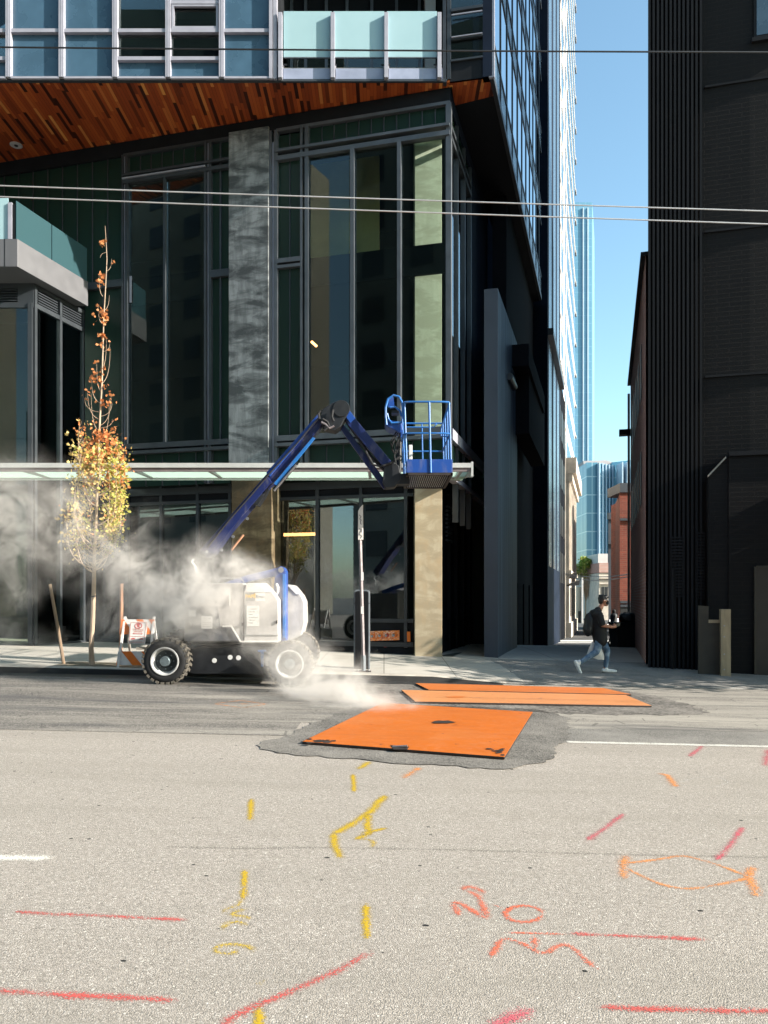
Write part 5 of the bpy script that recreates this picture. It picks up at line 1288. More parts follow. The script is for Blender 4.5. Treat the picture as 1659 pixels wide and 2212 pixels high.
# basket
YBN, YBF = 14.5, 16.3
def bp_(x, y, Y=YBN): return P(x, y, Y)
xl, xr_, zfl = P(877,0,YBN).x, P(978.5,0,YBN).x, P(0,1021,YBN).z
bk_ = MB()
fl_ = MB()
fl_.box((xl, YBN, zfl-.05), (xl+.05, YBF, zfl)); fl_.box((xr_-.05, YBN, zfl-.05), (xr_, YBF, zfl)); fl_.box((xl, YBN, zfl-.05), (xr_, YBN+.05, zfl)); fl_.box((xl, YBF-.05, zfl-.05), (xr_, YBF, zfl))
pf = fl_.build('basket_floor', m_rust, bl, bevel=.006)
gr = MB(); n = 15
for k in range(1, n):
    y = YBN+(YBF-YBN)*k/n; gr.box((xl+.05, y-.012, zfl-.03), (xr_-.05, y+.012, zfl-.003), 0)
for k in range(1, 22):
    x = xl+(xr_-xl)*k/22; gr.box((x-.004, YBN+.05, zfl-.034), (x+.004, YBF-.05, zfl-.014), 1)
gr.build('grating', [m_chassis, m_steel], pf)
rl = MB(); r_ = .019
zt0, zt1 = P(0,868,YBN).z, P(0,878,YBN).z
zm = P(0,936,YBN).z; zl2 = P(0,994,YBN).z
xtl, xtr = P(872,0,YBN).x, P(972,0,YBN).x
def loop(z, ins=0.0, yb=YBN):
    return [Vector((xtl+ins, YBF, z)), Vector((xtl+ins, yb+.12, z)), Vector((xtl+.02+ins, yb+.03, z)), Vector((xtl+.12, yb, z)), Vector((xtr-.12, yb, z)), Vector((xtr-.02, yb+.03, z)), Vector((xtr, yb+.12, z)), Vector((xtr, YBF, z))]
rl.tube(loop(zt0), r_, 10); rl.tube(loop(zm), r_*.9, 10); rl.tube([Vector((xtl, YBF, zt0)), Vector((xtr, YBF, zt0))], r_, 10); rl.tube([Vector((xtl, YBF, zm)), Vector((xtr, YBF, zm))], r_*.9, 10)
rl.tube([Vector((xtl+.03, YBF-.02, zl2+.05)), Vector((xtr, YBF-.02, zl2+.05))], r_*.8, 8)
xm = P(927,0,YBN).x
rl.tube([(xm, YBN, zt0), (xm+.03, YBN, zfl)], r_*1.1, 10)
rl.tube([(xtl+.015, YBN+.05, zt0), (xl+.02, YBN+.05, zfl)], r_*1.05, 10); rl.tube([(xtr-.015, YBN+.05, zt0), (xr_-.03, YBN+.05, zfl)], r_*1.05, 10)
for y in (YBN+.65, YBN+1.2, YBF-.03):
    rl.tube([(xtr, y, zt0), (xr_-.03, y, zfl)], r_*.9, 8)
    if y > YBN+.7: rl.tube([(xtl, y, zt0), (xl+.02, y, zfl)], r_*.9, 8)
rl.tube([(xm-.05, YBF, zt0), (xm-.02, YBF, zfl)], r_*.9, 8)
rl.tube([(xtr, YBN+.1, zt0-.02), (xtr-.14, YBN+.35, zm+.18), (xtr-.14, YBN+.35, zm+.02), (xtr, YBN+.3, zm)], r_*.8, 8)
rl.tube([(xm-.42, YBF-.05, zt0-.02), (xm-.4, YBF-.08, zt0-.1), (xm+.2, YBF-.08, zt0-.1), (xm+.26, YBF-.05, zt0-.02)], r_*.8, 8)
rl.build('basket_rail', m_bright, bl, smooth=True)
tb = MB(); tz = P(0,992,YBN).z
tb.box((xl+.02, YBN+.0, zfl), (xr_-.02, YBN+.012, tz)); tb.box((xr_-.02, YBN, zfl), (xr_-.008, YBF, tz)); tb.box((xl+.008, YBN, zfl), (xl+.02, YBF, tz-.15)); tb.box((xl+.02, YBF-.012, zfl), (xr_-.02, YBF, tz-.15))
tb.build('toe_board', m_blue, bl, bevel=.004)
bx = MB(); c_ = P(885,975,YBN+.4); bx.box((c_.x-.02, c_.y-.04, c_.z-.28), (c_.x+.05, c_.y+.04, c_.z+.12)); bx.build('document_box', m_decal_w, bl, bevel=.01)
# control console on the left with its guard hoops
cn = MB().prism([P(x,y,14.6) for x, y in ((832,905),(868,912),(871,929),(866,936),(836,921),(831,912))], (0,.5,0)).build('control_console', m_blue, bl, bevel=.02)
hp = MB(); hz = [(835,918),(833,900),(833,880),(838,862),(850,854),(862,857),(868,868),(871,890),(872,905)]
hp.tube([P(x,y,14.58) for x, y in hz], .022, 9); hp.tube([P(x,y,15.08) for x, y in hz], .022, 9)
hp.tube([P(x,y,14.58) for x, y in ((836,893),(839,905),(846,914),(868,912))], .02, 9); hp.tube([P(x,y,14.62) for x, y in ((842,880),(854,879),(864,887),(868,900))], .02, 9)
hp.build('console_guard', m_bright, cn, smooth=True)
MB().prism([P(x,y,15.0) for x, y in ((840,862),(850,857),(852,876),(838,880))], (0,.03,0)).build('console_back', m_blue, cn)
MB().box((P(846,0,14.7).x, 14.65, P(0,893,14.7).z), (P(862,0,14.7).x, 14.9, P(0,888,14.7).z)).build('control_panel', m_black, cn)
for pts in ([(862,932),(850,950),(846,972),(856,980),(862,965),(860,945)], [(866,930),(858,955),(852,985),(856,1005)], [(864,934),(864,968),(850,978),(846,965),(856,940)], [(858,930),(843,955),(850,978)]):
    MB().tube([P(x,y,14.66) for x, y in pts], .012, 6).build('cable', m_rubber, cn, smooth=True)
MB().tube([P(862,955,14.9), P(862,1010,14.9), P(858,1040,14.9)], .05, 10).build('basket_mount', m_chassis, bl, smooth=True)
MB().box((P(858,0,14.8).x, 14.75, P(0,1046,14.8).z), (P(884,0,14.8).x, 15.05, P(0,1024,14.8).z)).build('basket_bracket', m_chassis, bl)
# ------------------------------------------------------------------ barricade
YQ = 16.0
b0 = ground(292, 1450); b0 = Vector((P(292,0,YQ).x, YQ, gz(P(292,0,YQ).x, YQ)))
bar = empty('barricade', b0, 'orange and white striped folding barricade standing behind the lift wheel', 'barricade')
q = lambda x, y, Y=YQ: P(x, y, Y)
def leg(x0, y0, x1, Yt, Yb, m):
    a, b = q(x0, y0, Yt), q(x1, 1440, Yb); b.y = Yb; b.z = gz(b.x, Yb)
    d = (b-a); t = Vector((1,0,0)); n_ = d.cross(t).normalized()
    return MB().prism([a-t*.022-n_*.018, a+t*.022-n_*.018, a+t*.022+n_*.018, a-t*.022+n_*.018], d).build('leg', m, bar)
leg(270.5, 1332, 254.5, 16.0, 15.78, m_bwhite); leg(333, 1332, 322, 16.0, 15.78, m_bwhite)
leg(272.5, 1336, 284, 16.04, 16.42, m_kerb); leg(332, 1336, 344, 16.04, 16.42, m_bwhite)
def stripes(px, Yt, Yb, name):
    # px: tl, tr, br, bl
    A, B, C_, D_ = [q(x, y, Y) for (x, y), Y in zip(px, (Yt, Yt, Yb, Yb))]
    pb = MB().prism([A, B, C_, D_], (0,.02,0)).build(name, m_bwhite, bar, bevel=.003)
    n = 0; k = -1.2; w = .30; L_ = (B-A).length; H = (A-D_).length
    st_ = MB()
    def at(u, v): return (A*(1-u)+B*u)*(1-v)+(D_*(1-u)+C_*u)*v+Vector((0,-.003,0))
    return pb, at
def band(mb, at, u0, u1, sh, vs=(0,1)):
    # a slanted band from u0..u1 at the top to u0+sh..u1+sh at the bottom, clipped to 0..1
    pts = [(u0,0),(u1,0),(u1+sh,1),(u0+sh,1)]
    def clip(pp, f, inside):
        out = []
        for i in range(len(pp)):
            a, b = pp[i], pp[(i+1) % len(pp)]; ia, ib = inside(a), inside(b)
            if ia: out.append(a)
            if ia != ib: t = f(a, b); out.append((a[0]+(b[0]-a[0])*t, a[1]+(b[1]-a[1])*t))
        return out
    pts = clip(pts, lambda a, b: (0-a[0])/(b[0]-a[0]), lambda p: p[0] >= 0)
    pts = clip(pts, lambda a, b: (1-a[0])/(b[0]-a[0]), lambda p: p[0] <= 1)
    if len(pts) > 2: mb.poly([at(u, v) for u, v in pts])
pb, at = stripes([(262,1338),(334,1338),(333,1370),(258,1370)], 15.97, 15.93, 'top_board')
s_ = MB()
for u in (-.22, .28, .78): band(s_, at, u+.20, u+.2+.02, 0) if False else None
for u0, u1 in ((-.34,.085),(.45,.64),(.82,1.25)): band(s_, at, u0+.0, u1, .33)
s_.build('orange_stripe', m_orange, pb)
pb, at = stripes([(255,1407),(333,1407),(332,1437),(251,1437)], 15.86, 15.81, 'bottom_board')
s_ = MB()
for u0, u1 in ((-.42,-.22),(.10,.36),(.64,.92)): band(s_, at, u0, u1, .33)
s_.build('orange_stripe', m_orange, pb)
MB().box((q(284,0).x, 16.3, q(0,1406).z), (q(326,0).x, 16.32, q(0,1400).z)).build('back_rail', m_kerb, bar)
sg_ = empty('no_parking_sign', q(300,1365,15.9), 'white temporary no parking sign in red print hung on the barricade', 'sign')
A, B, C_, D_ = q(281,1342,15.92), q(320,1343,15.92), q(313.5,1391,15.86), q(277,1390,15.86)
plate_ = MB().prism([A, B, C_, D_], (0,-.006,0)).build('sign_plate', m_bwhite, sg_, bevel=.02)
for ed_ in plate_.modifiers: ed_.limit_method = 'ANGLE'
def sp_(u, v, o=.0085): return (A*(1-u)+B*u)*(1-v)+(D_*(1-u)+C_*u)*v+Vector((0,-o,0))
sx_, sy_ = (B-A), (A-D_)
ln_ = MB()
for a, b in (((.07,.04),(.93,.04)),((.93,.04),(.93,.95)),((.93,.95),(.07,.95)),((.07,.95),(.07,.04)),((.07,.67),(.93,.67))):
    ln_.tube([sp_(*a), sp_(*b)], .004, 4)
ln_.build('border_line', m_redfaint, sg_)
MB().tube([sp_(.5+.19*math.cos(t), .19+.12*math.sin(t)) for t in [k*2*math.pi/20 for k in range(20)]], .006, 5, close=True).build('prohibition_ring', m_redink, sg_)
MB().tube([sp_(.4,.12), sp_(.6,.27)], .005, 4).build('prohibition_bar', m_redink, sg_)
text('lettering', 'P', .10, sp_(.5,.19), sx_, sy_, m_redink, sg_, bold=.002)
text('lettering', 'THIS SPACE', .045, sp_(.5,.37), sx_, sy_, m_redfaint, sg_); text('lettering', '7AM-6PM', .045, sp_(.5,.46), sx_, sy_, m_redfaint, sg_)
text('lettering', 'TOW AWAY ZONE', .026, sp_(.5,.9), sx_, sy_, m_redfaint, sg_)
MB().tube([sp_(.24,.55), sp_(.76,.55)], .006, 5).build('arrow_shaft', m_redink, sg_)
ah = MB(); ah.poly([sp_(.2,.55), sp_(.29,.52), sp_(.29,.58)]); ah.poly([sp_(.8,.55), sp_(.71,.52), sp_(.71,.58)]); ah.build('arrow_head', m_redink, sg_)
tk = MB()
for u in (.12, .6): tk.poly([sp_(u,.78), sp_(u+.16,.745), sp_(u+.27,.77), sp_(u+.27,.80), sp_(u+.02,.81)])
tk.build('tow_truck_mark', m_redink, sg_)
# ------------------------------------------------------------------ stakes
def stake(x0, y0, x1, Y, r, mat, label):
    b = P(x1, 0, Y); b.z = gz(b.x, Y)-.15; a = P(x0, y0, Y)
    o = MB().tube([b, (a+b)/2+Vector((.01,0,0)), a], [r*1.05, r, r*.95], 8).build('tree_stake', mat, None, loc=(b.x, Y, b.z+.15), smooth=True)
    return tag(o, label, 'stake', 'wooden stakes beside the young tree')
stake(108, 1262, 140, 16.3, .036, m_stake, 'leaning dark weathered stake left of the young tree')
stake(263, 1261, 259, 16.35, .04, m_stake2, 'upright orange brown stake behind the barricade')
# ------------------------------------------------------------------ sign post and pay station
Yp = 16.15; bpx = P(785, 0, Yp).x; bz = gz(bpx, Yp)
po = empty('sign_post', (bpx, Yp, bz), 'slim pinkish steel sign post with a stickered edge-on plate before the pay station', 'post')
tpv = P(778, 1166, Yp); tpt = P(779.5, 1092, Yp)
MB().tube([(bpx, Yp, bz+.28), tpv], .036, 4, flat=1.0).build('upper_post', m_post, po)
MB().tube([(bpx+.005, Yp, bz+.01), (bpx+.002, Yp, bz+.34)], .048, 4).build('post_sleeve', m_meterrim, po)
MB().box((bpx-.16, Yp-.12, bz), (bpx+.16, Yp+.12, bz+.02)).build('base_plate', m_rust, po, bevel=.004)
for dx in (-.12, .12): MB().lathe((bpx+dx, Yp-.07, bz+.02), (0,0,1), [(0,.022),(.03,.022)], 6).build('anchor_bolt', m_steel, po)
ep = MB().prism([P(773.5,1166,Yp-.03), P(773.5,1104,Yp-.03), P(778,1096,Yp-.03), P(784,1090,Yp-.03), P(784.5,1166,Yp-.03)], (0,.05,0)).build('sign_edge', m_bwhite, po, bevel=.003)
mk = MB()
for pts in ([(776,1112),(780,1116),(777,1121),(781,1124)], [(779,1124),(779,1132),(782,1132)], [(776,1142),(781,1144),(777,1150),(776,1156)], [(777,1155),(782,1158),(778,1163)], [(781,1142),(781,1150)]):
    mk.tube([P(x, y, Yp-.032) for x, y in pts], .006, 4)
mk.build('graffiti_mark', m_black, ep)
for y0, y1 in ((1236,1254),(1310,1326)):
    MB().box((P(780,0,Yp).x, Yp-.042, P(0,y1,Yp).z), (P(785.5,0,Yp).x, Yp-.034, P(0,y0,Yp).z)).build('sticker', m_decal_w, po)
Ym = 16.6; mx = P(781.5, 0, Ym).x; mz = gz(mx, Ym)
ps_ = empty('pay_station', (mx, Ym, mz), 'tall black rounded parking pay station with a grey rim behind the slim post', 'pay station')
hw = (799-764)/2/F*Ym; top = P(0,1274,Ym).z
def rrect(hw_, z0, z1, r, n=6):
    pts = [(-hw_, z0), (hw_, z0)]
    for k in range(n+1): a = math.pi/2*k/n; pts.append((hw_-r+r*math.cos(a), z1-r+r*math.sin(a)))
    for k in range(n+1): a = math.pi/2+math.pi/2*k/n; pts.append((-hw_+r+r*math.cos(a), z1-r+r*math.sin(a)))
    return pts
MB().prism([(mx+x, Ym, z) for x, z in rrect(hw, mz, top, .07)], (0,.22,0)).build('housing', m_meterrim, ps_, bevel=.012)
MB().prism([(mx+x, Ym-.015, z) for x, z in rrect(hw-.035, mz+.0, top-.03, .05)], (0,.014,0)).build('front_panel', m_meter, ps_, bevel=.004)
MB().box((mx-hw-.004, Ym-.008, mz+1.42), (mx+hw+.004, Ym+.226, mz+1.43)).build('housing_seam', m_black, ps_)
# ------------------------------------------------------------------ overhead wires
for (ya, yb, lab) in ((102, 113, 'highest thin overhead wire crossing the upper windows'), (401, 456, 'upper of the two lower overhead wires'), (425, 484, 'lowest overhead wire, just under the other lower wire')):
    Yw_ = 9.0
    a, b = P(0, ya, Yw_), P(1659, yb, Yw_); d = b-a
    pts = [a+d*t for t in (-2.2,-1,-.4,0,.25,.5,.75,1,1.4,2,3.2)]
    for i, t in enumerate((-2.2,-1,-.4,0,.25,.5,.75,1,1.4,2,3.2)): pts[i] = pts[i]+Vector((0,0,.03*(t-.5)**2-.0075))
    o = MB().tube(pts, .0085 if ya > 200 else .010, 6).build('overhead_wire', m_wire if ya > 200 else m_black, None, loc=pts[3], smooth=True)
    tag(o, lab, 'wire', 'overhead wires across the street')
for i, (pa, pb_, lab) in enumerate((((1222,1238),(1365,1240),'upper thin wire slung across the alley'), ((1222,1241),(1365,1245),'lower thin wire slung across the alley'))):
    a, b = P(*pa, 40), P(*pb_, 40)
    a, b = P(pa[0]-2, pa[1], 50), P(pb_[0], pb_[1], 31)
    m_ = (a+b)/2-Vector((0,0,.18+.1*i))
    tag(MB().tube([a, (a+m_)/2-Vector((0,0,.05)), m_, (b+m_)/2-Vector((0,0,.05)), b], .02, 6).build('alley_wire', m_wire, None, loc=a, smooth=True), lab, 'wire')
# ------------------------------------------------------------------ young maple at the kerb
rt = random.Random(11)
Yt = 16.2
tb_ = P(199, 0, Yt); tb_ = Vector((tb_.x, Yt, gz(tb_.x, Yt)))
mt = empty('maple_tree', tb_, 'slender young maple with orange and yellow autumn leaves and a bare spire, in the steam', 'tree')
T = lambda x, y, dy=0: P(x, y, Yt)+Vector((0, dy, 0))
spine = [tb_-Vector((0,0,.05)), T(197,1400), T(201,1330), T(203,1260), T(204,1200), T(208,1120), T(211,1040), T(213,970), T(216,900), T(220,830), T(222,760), T(224,690), T(228,620), T(231,560), T(229,520), T(227,488)]
rad_ = [.062,.052,.046,.043,.036,.030,.026,.023,.020,.017,.014,.012,.010,.008,.006,.003]
tk_ = MB(); tk_.tube(spine, rad_, 9)
# stub, collar
tk_.tube([T(203,1236), T(200,1222), T(196,1214)], [.02,.018,.012], 7)
anch = []                                        # leaf anchor points with spread
def branch(pts, r0, n):
    tk_.tube(pts, [r0*(1-.75*i/(len(pts)-1)) for i in range(len(pts))], 6)
def bez(a, b, c, d, n=8):
    return [a*(1-t)**3+b*3*t*(1-t)**2+c*3*t*t*(1-t)+d*t**3 for t in [i/n for i in range(n+1)]]
for i in range(34):
    k = rt.random(); y0 = 1232-k*210
    f_ = (1232-y0)/210
    a = T(203+6*f_, y0); side = rt.choice((-1,1)) if i > 7 else (-1)**i; dep = rt.uniform(-.55,.55)
    w = rt.uniform(.22, .6)*(1-.35*f_); top = max(y0-rt.uniform(110, 200)*(1-.15*f_), rt.uniform(925,985))
    xe = 207+6*f_+side*w*102
    e = T(xe, top, dep); m1 = T(203+side*w*95, y0-10, dep*.6); m2 = T(xe+side*6, (y0+top)/2, dep)
    ps = bez(a, m1, m2, e); branch(ps, rt.uniform(.011,.018), 8)
    for p in ps[3:]: anch.append((p, .13, 10))
    for _ in range(6):
        p = ps[rt.randint(2,7)]; q2 = p+Vector((rt.uniform(-.18,.18), rt.uniform(-.18,.18), rt.uniform(.1,.35)))
        branch([p, (p+q2)/2+Vector((rt.uniform(-.03,.03),0,.02)), q2], .006, 3); anch.append((q2, .10, 6))
for x0, y0, xs_, ys_, dep in ((203,1236,-28,-70,-.15),(203,1232,30,-78,.1),(203,1238,-20,-35,.2)):
    ps = bez(T(x0,y0), T(x0+xs_*.4,y0-4,dep*.3), T(x0+xs_,y0-10,dep), T(x0+xs_*1.1,y0+ys_,dep)); branch(ps, .02, 6); anch.append((ps[-1], .1, 8))
leaf_v = []
def leafshape(s): return [(0,0),(.25*s,.12*s),(.5*s,.05*s),(.38*s,.32*s),(.55*s,.6*s),(.25*s,.6*s),(.0,1.0*s),(-.25*s,.6*s),(-.55*s,.6*s),(-.38*s,.32*s),(-.5*s,.05*s),(-.25*s,.12*s)]
cr_ = MB()
def leaf(mb, p, s, m, rnd=rt):
    a = rnd.uniform(0, 6.28); b = rnd.uniform(-1.1, 1.1); c = rnd.uniform(-.9, .9)
    M_ = Matrix.Rotation(a, 3, 'Z') @ Matrix.Rotation(math.pi/2+b, 3, 'X') @ Matrix.Rotation(c, 3, 'Y')
    mb.poly([p+M_ @ Vector((x, y-.3*s, .12*s*(abs(x)/s))) for x, y in leafshape(s)], m)
def leafmat(p):
    x, z = p.x-tb_.x, p.z
    h = (z-2.2)/3.2
    r = rt.random()
    o = clamp((h-.74)*3.4+x*.2, .03, .95); gq = clamp(.5-.35*h+x*.55, .05, .75)
    if r < o: return 0
    return 2 if rt.random() < gq else 1
zc0, zc1_ = P(0,1215,Yt).z, P(0,935,Yt).z
for p, sp_r, n_l in anch:
    h = (p.z-zc0)/(zc1_-zc0)
    k = n_l if p.x > tb_.x-.1 else int(n_l*.75)
    if h < .15: k = int(k*.7)
    if h > 1.05: k = int(k*.4)
    for _ in range(k):
        q2 = p+Vector((rt.gauss(0, sp_r*.7), rt.gauss(0, sp_r*.7), rt.gauss(0, sp_r*.8)))
        leaf(cr_, q2, rt.uniform(.03,.08), leafmat(q2))
# spire twigs and tufts
for (x, y, dx, dy, nl) in ((231,545,-14,12,0),(222,640,-8,-46,0),(231,585,10,-26,2),(222,672,14,-34,0),(222,700,-10,-40,1),(221,760,16,-18,0),(218,830,20,-80,2),(217,845,-8,-60,2),(216,870,-18,-50,3),(214,920,26,-66,3),(213,930,-16,-80,3),(214,900,28,-30,4),(213,905,-24,-64,4),(212,960,24,-100,3),(218,800,12,-70,1),(214,925,30,-20,4),(213,890,-30,-30,4)):
    ps = bez(T(x,y), T(x+dx*.8,y+dy*.1), T(x+dx,y+dy*.5), T(x+dx,y+dy)); branch(ps, .007, 5)
    for _ in range(nl): leaf(cr_, ps[-1]+Vector((rt.gauss(0,.05), rt.gauss(0,.05), rt.gauss(0,.05))), rt.uniform(.05,.08), 0)
for (x, y, s_, n_l) in ((225,527,.04,7),(219,598,.05,14),(216,612,.04,8),(217,680,.07,26),(226,690,.045,12),(226,702,.03,4),(220,728,.05,16),(220,745,.04,6),(220,800,.05,10),(207,812,.05,11),(217,820,.05,9),(228,836,.05,8),(201,818,.04,8),(214,870,.05,6),(227,875,.05,8),(214,938,.10,40),(238,940,.09,30),(222,950,.12,50),(197,968,.10,30),(185,985,.10,30),(240,975,.12,45),(260,1010,.10,35),(265,1040,.08,30),(245,1035,.12,50),(215,1000,.14,60)):
    for _ in range(n_l):
        p = T(x, y)+Vector((rt.gauss(0, s_), rt.gauss(0, s_), rt.gauss(0, s_*1.1))); leaf(cr_, p, rt.uniform(.05,.085), 0 if y < 960 or rt.random() < .6 else leafmat(p))
tk_.build('trunk', m_bark, mt, smooth=True)
tie = MB().tube([T(203-6,1288,-.05), T(203,1289,-.09), T(203+8,1287,-.05)], .012, 5); tie.build('tie_strap', m_black, mt)
cr_.build('crown', [m_leaf_o, m_leaf_y, m_leaf_g], mt)
# fallen leaves in the pit: a few
# ------------------------------------------------------------------ trees that shade the right pavement, and the far one
def big_tree(name, base, h, rad, zc_, nb, nl, ls, mats, label, seed, trunk_r=.14, group=None, vf=.95):
    r = random.Random(seed); b = Vector(base); root = empty(name, b, label, 'tree', group)
    t = MB(); c = MB(); top = b+Vector((r.uniform(-.2,.2), 0, h*.55))
    t.tube([b-Vector((0,0,.2)), b+Vector((0,0,h*.25)), top], [trunk_r, trunk_r*.75, trunk_r*.5], 9)
    for i in range(nb):
        u = Vector((r.gauss(0,1), r.gauss(0,1), r.gauss(0,1))).normalized()*r.uniform(.45,1)
        e = b+Vector((u.x*rad, u.y*rad, zc_+u.z*rad*vf)); s0 = b+Vector((0,0,r.uniform(h*.25,h*.55)))
        m_ = (s0+e)/2+Vector((r.uniform(-.3,.3), r.uniform(-.3,.3), -.2))
        t.tube([s0, m_, e], [trunk_r*.3, trunk_r*.18, .01], 5)
        for _ in range(nl):
            p = e+Vector((r.gauss(0,.3), r.gauss(0,.3), r.gauss(0,.28)))*rad/2.5
            leaf(c, p, r.uniform(.6,1.2)*ls, r.randint(0, len(mats)-1), r)
    t.build('trunk', m_bark, root, smooth=True); c.build('crown', mats, root); return root
for (x, hh, rr, zz, nn, sd_, lb) in ((12.3, 6.2, 3.0, 4.3, 78, 2, 'wide low leafy street tree nearest the alley on the right pavement'), (17.2, 6.4, 3.2, 4.4, 84, 4, 'wide low leafy street tree in the middle of the three on the right pavement'), (22.4, 6.6, 3.3, 4.6, 70, 6, 'wide low leafy street tree last along the right pavement')):
    big_tree('street_tree', (x, 15.95, gz(x, 15.95)), hh, rr, zz, nn, 52, .2, [m_leaf_dk, m_leaf_far], lb, sd_, .11, 'street trees on the right pavement', .5)
ft = big_tree('alley_end_tree', (P(1265,0,100).x, 100, alley_z(100)), 7.6, 1.5, P(0,1228,100).z-alley_z(100), 60, 30, .24, [m_leaf_far, m_leaf_g], 'small bright green tree far off at the end of the alley', 5, .12)
# ------------------------------------------------------------------ people
def organic(name, prims, mat, parent, voxel=.012, smooth=3):
    mb = MB()
    for pr in prims:
        if pr[0] == 'b': mb.ball(pr[1], pr[2], pr[3] if len(pr) > 3 else (1,1,1), 16, 10)
        else:
            pts, rs = pr[1], pr[2]; fl = pr[3] if len(pr) > 3 else 1.0
            P_ = [Vector(p) for p in pts]; out = []; ro = []
            for i in range(len(P_)-1):
                for k in range(4): out.append(P_[i].lerp(P_[i+1], k/4)); ro.append(rs[i]*(1-k/4)+rs[i+1]*k/4)
            out.append(P_[-1]); ro.append(rs[-1])
            mb.tube(out, ro, 14, flat=fl, up=pr[4] if len(pr) > 4 else None)
            if fl == 1.0: mb.ball(P_[0], rs[0], (1,1,1), 14, 8); mb.ball(P_[-1], rs[-1], (1,1,1), 14, 8)
    o = mb.build(name, mat, parent, smooth=True)
    rm_ = o.modifiers.new('Remesh', 'REMESH'); rm_.mode = 'VOXEL'; rm_.voxel_size = voxel; rm_.use_smooth_shade = True
    s_ = o.modifiers.new('Smooth', 'SMOOTH'); s_.factor = .5; s_.iterations = smooth
    return o
Yh = 17.55
hb = P(1283, 0, Yh); hb = Vector((hb.x, Yh, gz(hb.x, Yh)))
man = empty('person', hb, 'person in black T-shirt, face mask and jeans striding past the alley with a phone', 'person')
K = 1.0/F*Yh
def H(x, y, dy=0): # pixel -> point in the figure's plane, rebased on the pavement
    p = P(x, y, Yh); return Vector((p.x, Yh+dy, p.z+(hb.z-P(0,1445,Yh).z)))
near, far2 = -.1, .1
hd_c = H(1304,1288)
hip = H(1296,1363)
body = []
body += [('t', [H(1290,1322), H(1291,1340), H(1296,1364)], [.11,.12,.12])]
body += [('t', [H(1293,1313), H(1299,1300), H(1302,1292)], [.062,.054,.056])]
body += [('b', hd_c+Vector((-.012,0,.01)), .098, (1.0,.80,1.12)), ('b', hd_c+Vector((.03,0,-.05)), .07, (1,.78,1.15)), ('b', hd_c+Vector((.096,0,-.018)), .02, (1,.75,1.2)), ('b', hd_c+Vector((.065,0,-.10)), .035), ('b', hd_c+Vector((-.01,-.082,-.012)), .025, (.8,.5,1.3)), ('b', hd_c+Vector((-.01,.082,-.012)), .025, (.8,.5,1.3))]
sh_n, sh_f = H(1290,1318,-.17), H(1293,1318,.17)
el_n, el_f = H(1296,1341,-.22), H(1300,1341,.2)
ha_n, ha_f = H(1319,1345,-.15), H(1321,1346,.08)
body += [('t', [sh_n, el_n], [.058,.046]), ('t', [el_n, (el_n+ha_n)/2, ha_n], [.046,.042,.03]), ('t', [sh_f, el_f], [.058,.046]), ('t', [el_f, ha_f], [.045,.03])]
def hand(w, d, sd):
    out = [('t', [w, w+d*.085], [.03,.036])]
    up = Vector((0,0,1)); lat = d.cross(up).normalized()
    for k, (o_, l_) in enumerate(((-.03,.062),(-.01,.075),(.01,.07),(.03,.055))):
        b_ = w+d*.085+up*o_*.9; t_ = b_+d*l_*.55+lat*sd*.012; e_ = t_+d*l_*.25+lat*sd*.045
        out.append(('t', [b_, t_, e_], [.0115,.0105,.009]))
    out.append(('t', [w+d*.03+up*.03, w+d*.07+up*.055+lat*sd*.02, w+d*.105+up*.05+lat*sd*.035], [.014,.012,.01]))
    return out
d1 = (H(1327,1343,-.1)-ha_n).normalized(); d2 = (H(1328,1345,.04)-ha_f).normalized()
body += hand(ha_n, d1, -1); body += hand(ha_f, d2, 1)
hp_n, hp_f = H(1296,1366,-.085), H(1297,1366,.085)
kn_r, an_r = H(1285,1399,-.1), H(1254,1419,-.1)     # rear leg, near side
kn_f, an_f = H(1314,1396,.09), H(1311,1431,.09)    # front leg, far side
body += [('t', [hp_n, kn_r, an_r], [.088,.06,.04]), ('t', [hp_f, kn_f, an_f], [.088,.058,.04])]
toe_r, heel_r = H(1251,1442,-.1), H(1242,1421,-.1)
toe_f, heel_f = H(1331,1442,.09), H(1306,1441,.09)
body += [('t', [an_r, heel_r, toe_r], [.035,.035,.025]), ('t', [an_f, heel_f, toe_f], [.035,.033,.025])]
organic('body', body, m_skin, man, .010, 2)
# face details
ey = MB().ball(hd_c+Vector((.086,-.034,.008)), .009).ball(hd_c+Vector((.086,.034,.008)), .009); ey.build('eye', m_white, man, smooth=True)
gls = MB()
for s in (-1, 1):
    gls.tube([hd_c+Vector((.098+.002*math.cos(t), s*.036+.024*math.cos(t), .008+.018*math.sin(t))) for t in [k*.5236 for k in range(12)]], .0035, 5, close=True)
    gls.tube([hd_c+Vector((.096, s*.06, .014)), hd_c+Vector((.05, s*.084, .014)), hd_c+Vector((-.02, s*.088, .008))], .0035, 5)
gls.build('glasses', m_decal_w, man)
organic('face_mask', [('b', hd_c+Vector((.066,0,-.058)), .058, (.85,1.05,.95)), ('t', [hd_c+Vector((.05,-.062,-.05)), hd_c+Vector((-.005,-.09,-.012))], [.006,.006])], m_shirt, man, .007, 2)
hr = [('b', hd_c+Vector((-.025,0,.045)), .108, (1.0,.86,.88)), ('b', hd_c+Vector((-.06,0,.0)), .085, (.75,.98,1.15)), ('b', hd_c+Vector((.045,0,.078)), .062, (1.1,1.15,.75)), ('b', hd_c+Vector((.085,0,.065)), .03, (.9,1.8,.8))]
for k in range(10):
    a = k*.63; hr.append(('b', hd_c+Vector((-.01+.085*math.cos(a), .07*math.sin(a), .09+.02*math.sin(k*2.1))), .028))
organic('hair', hr, m_hair, man, .010, 2)
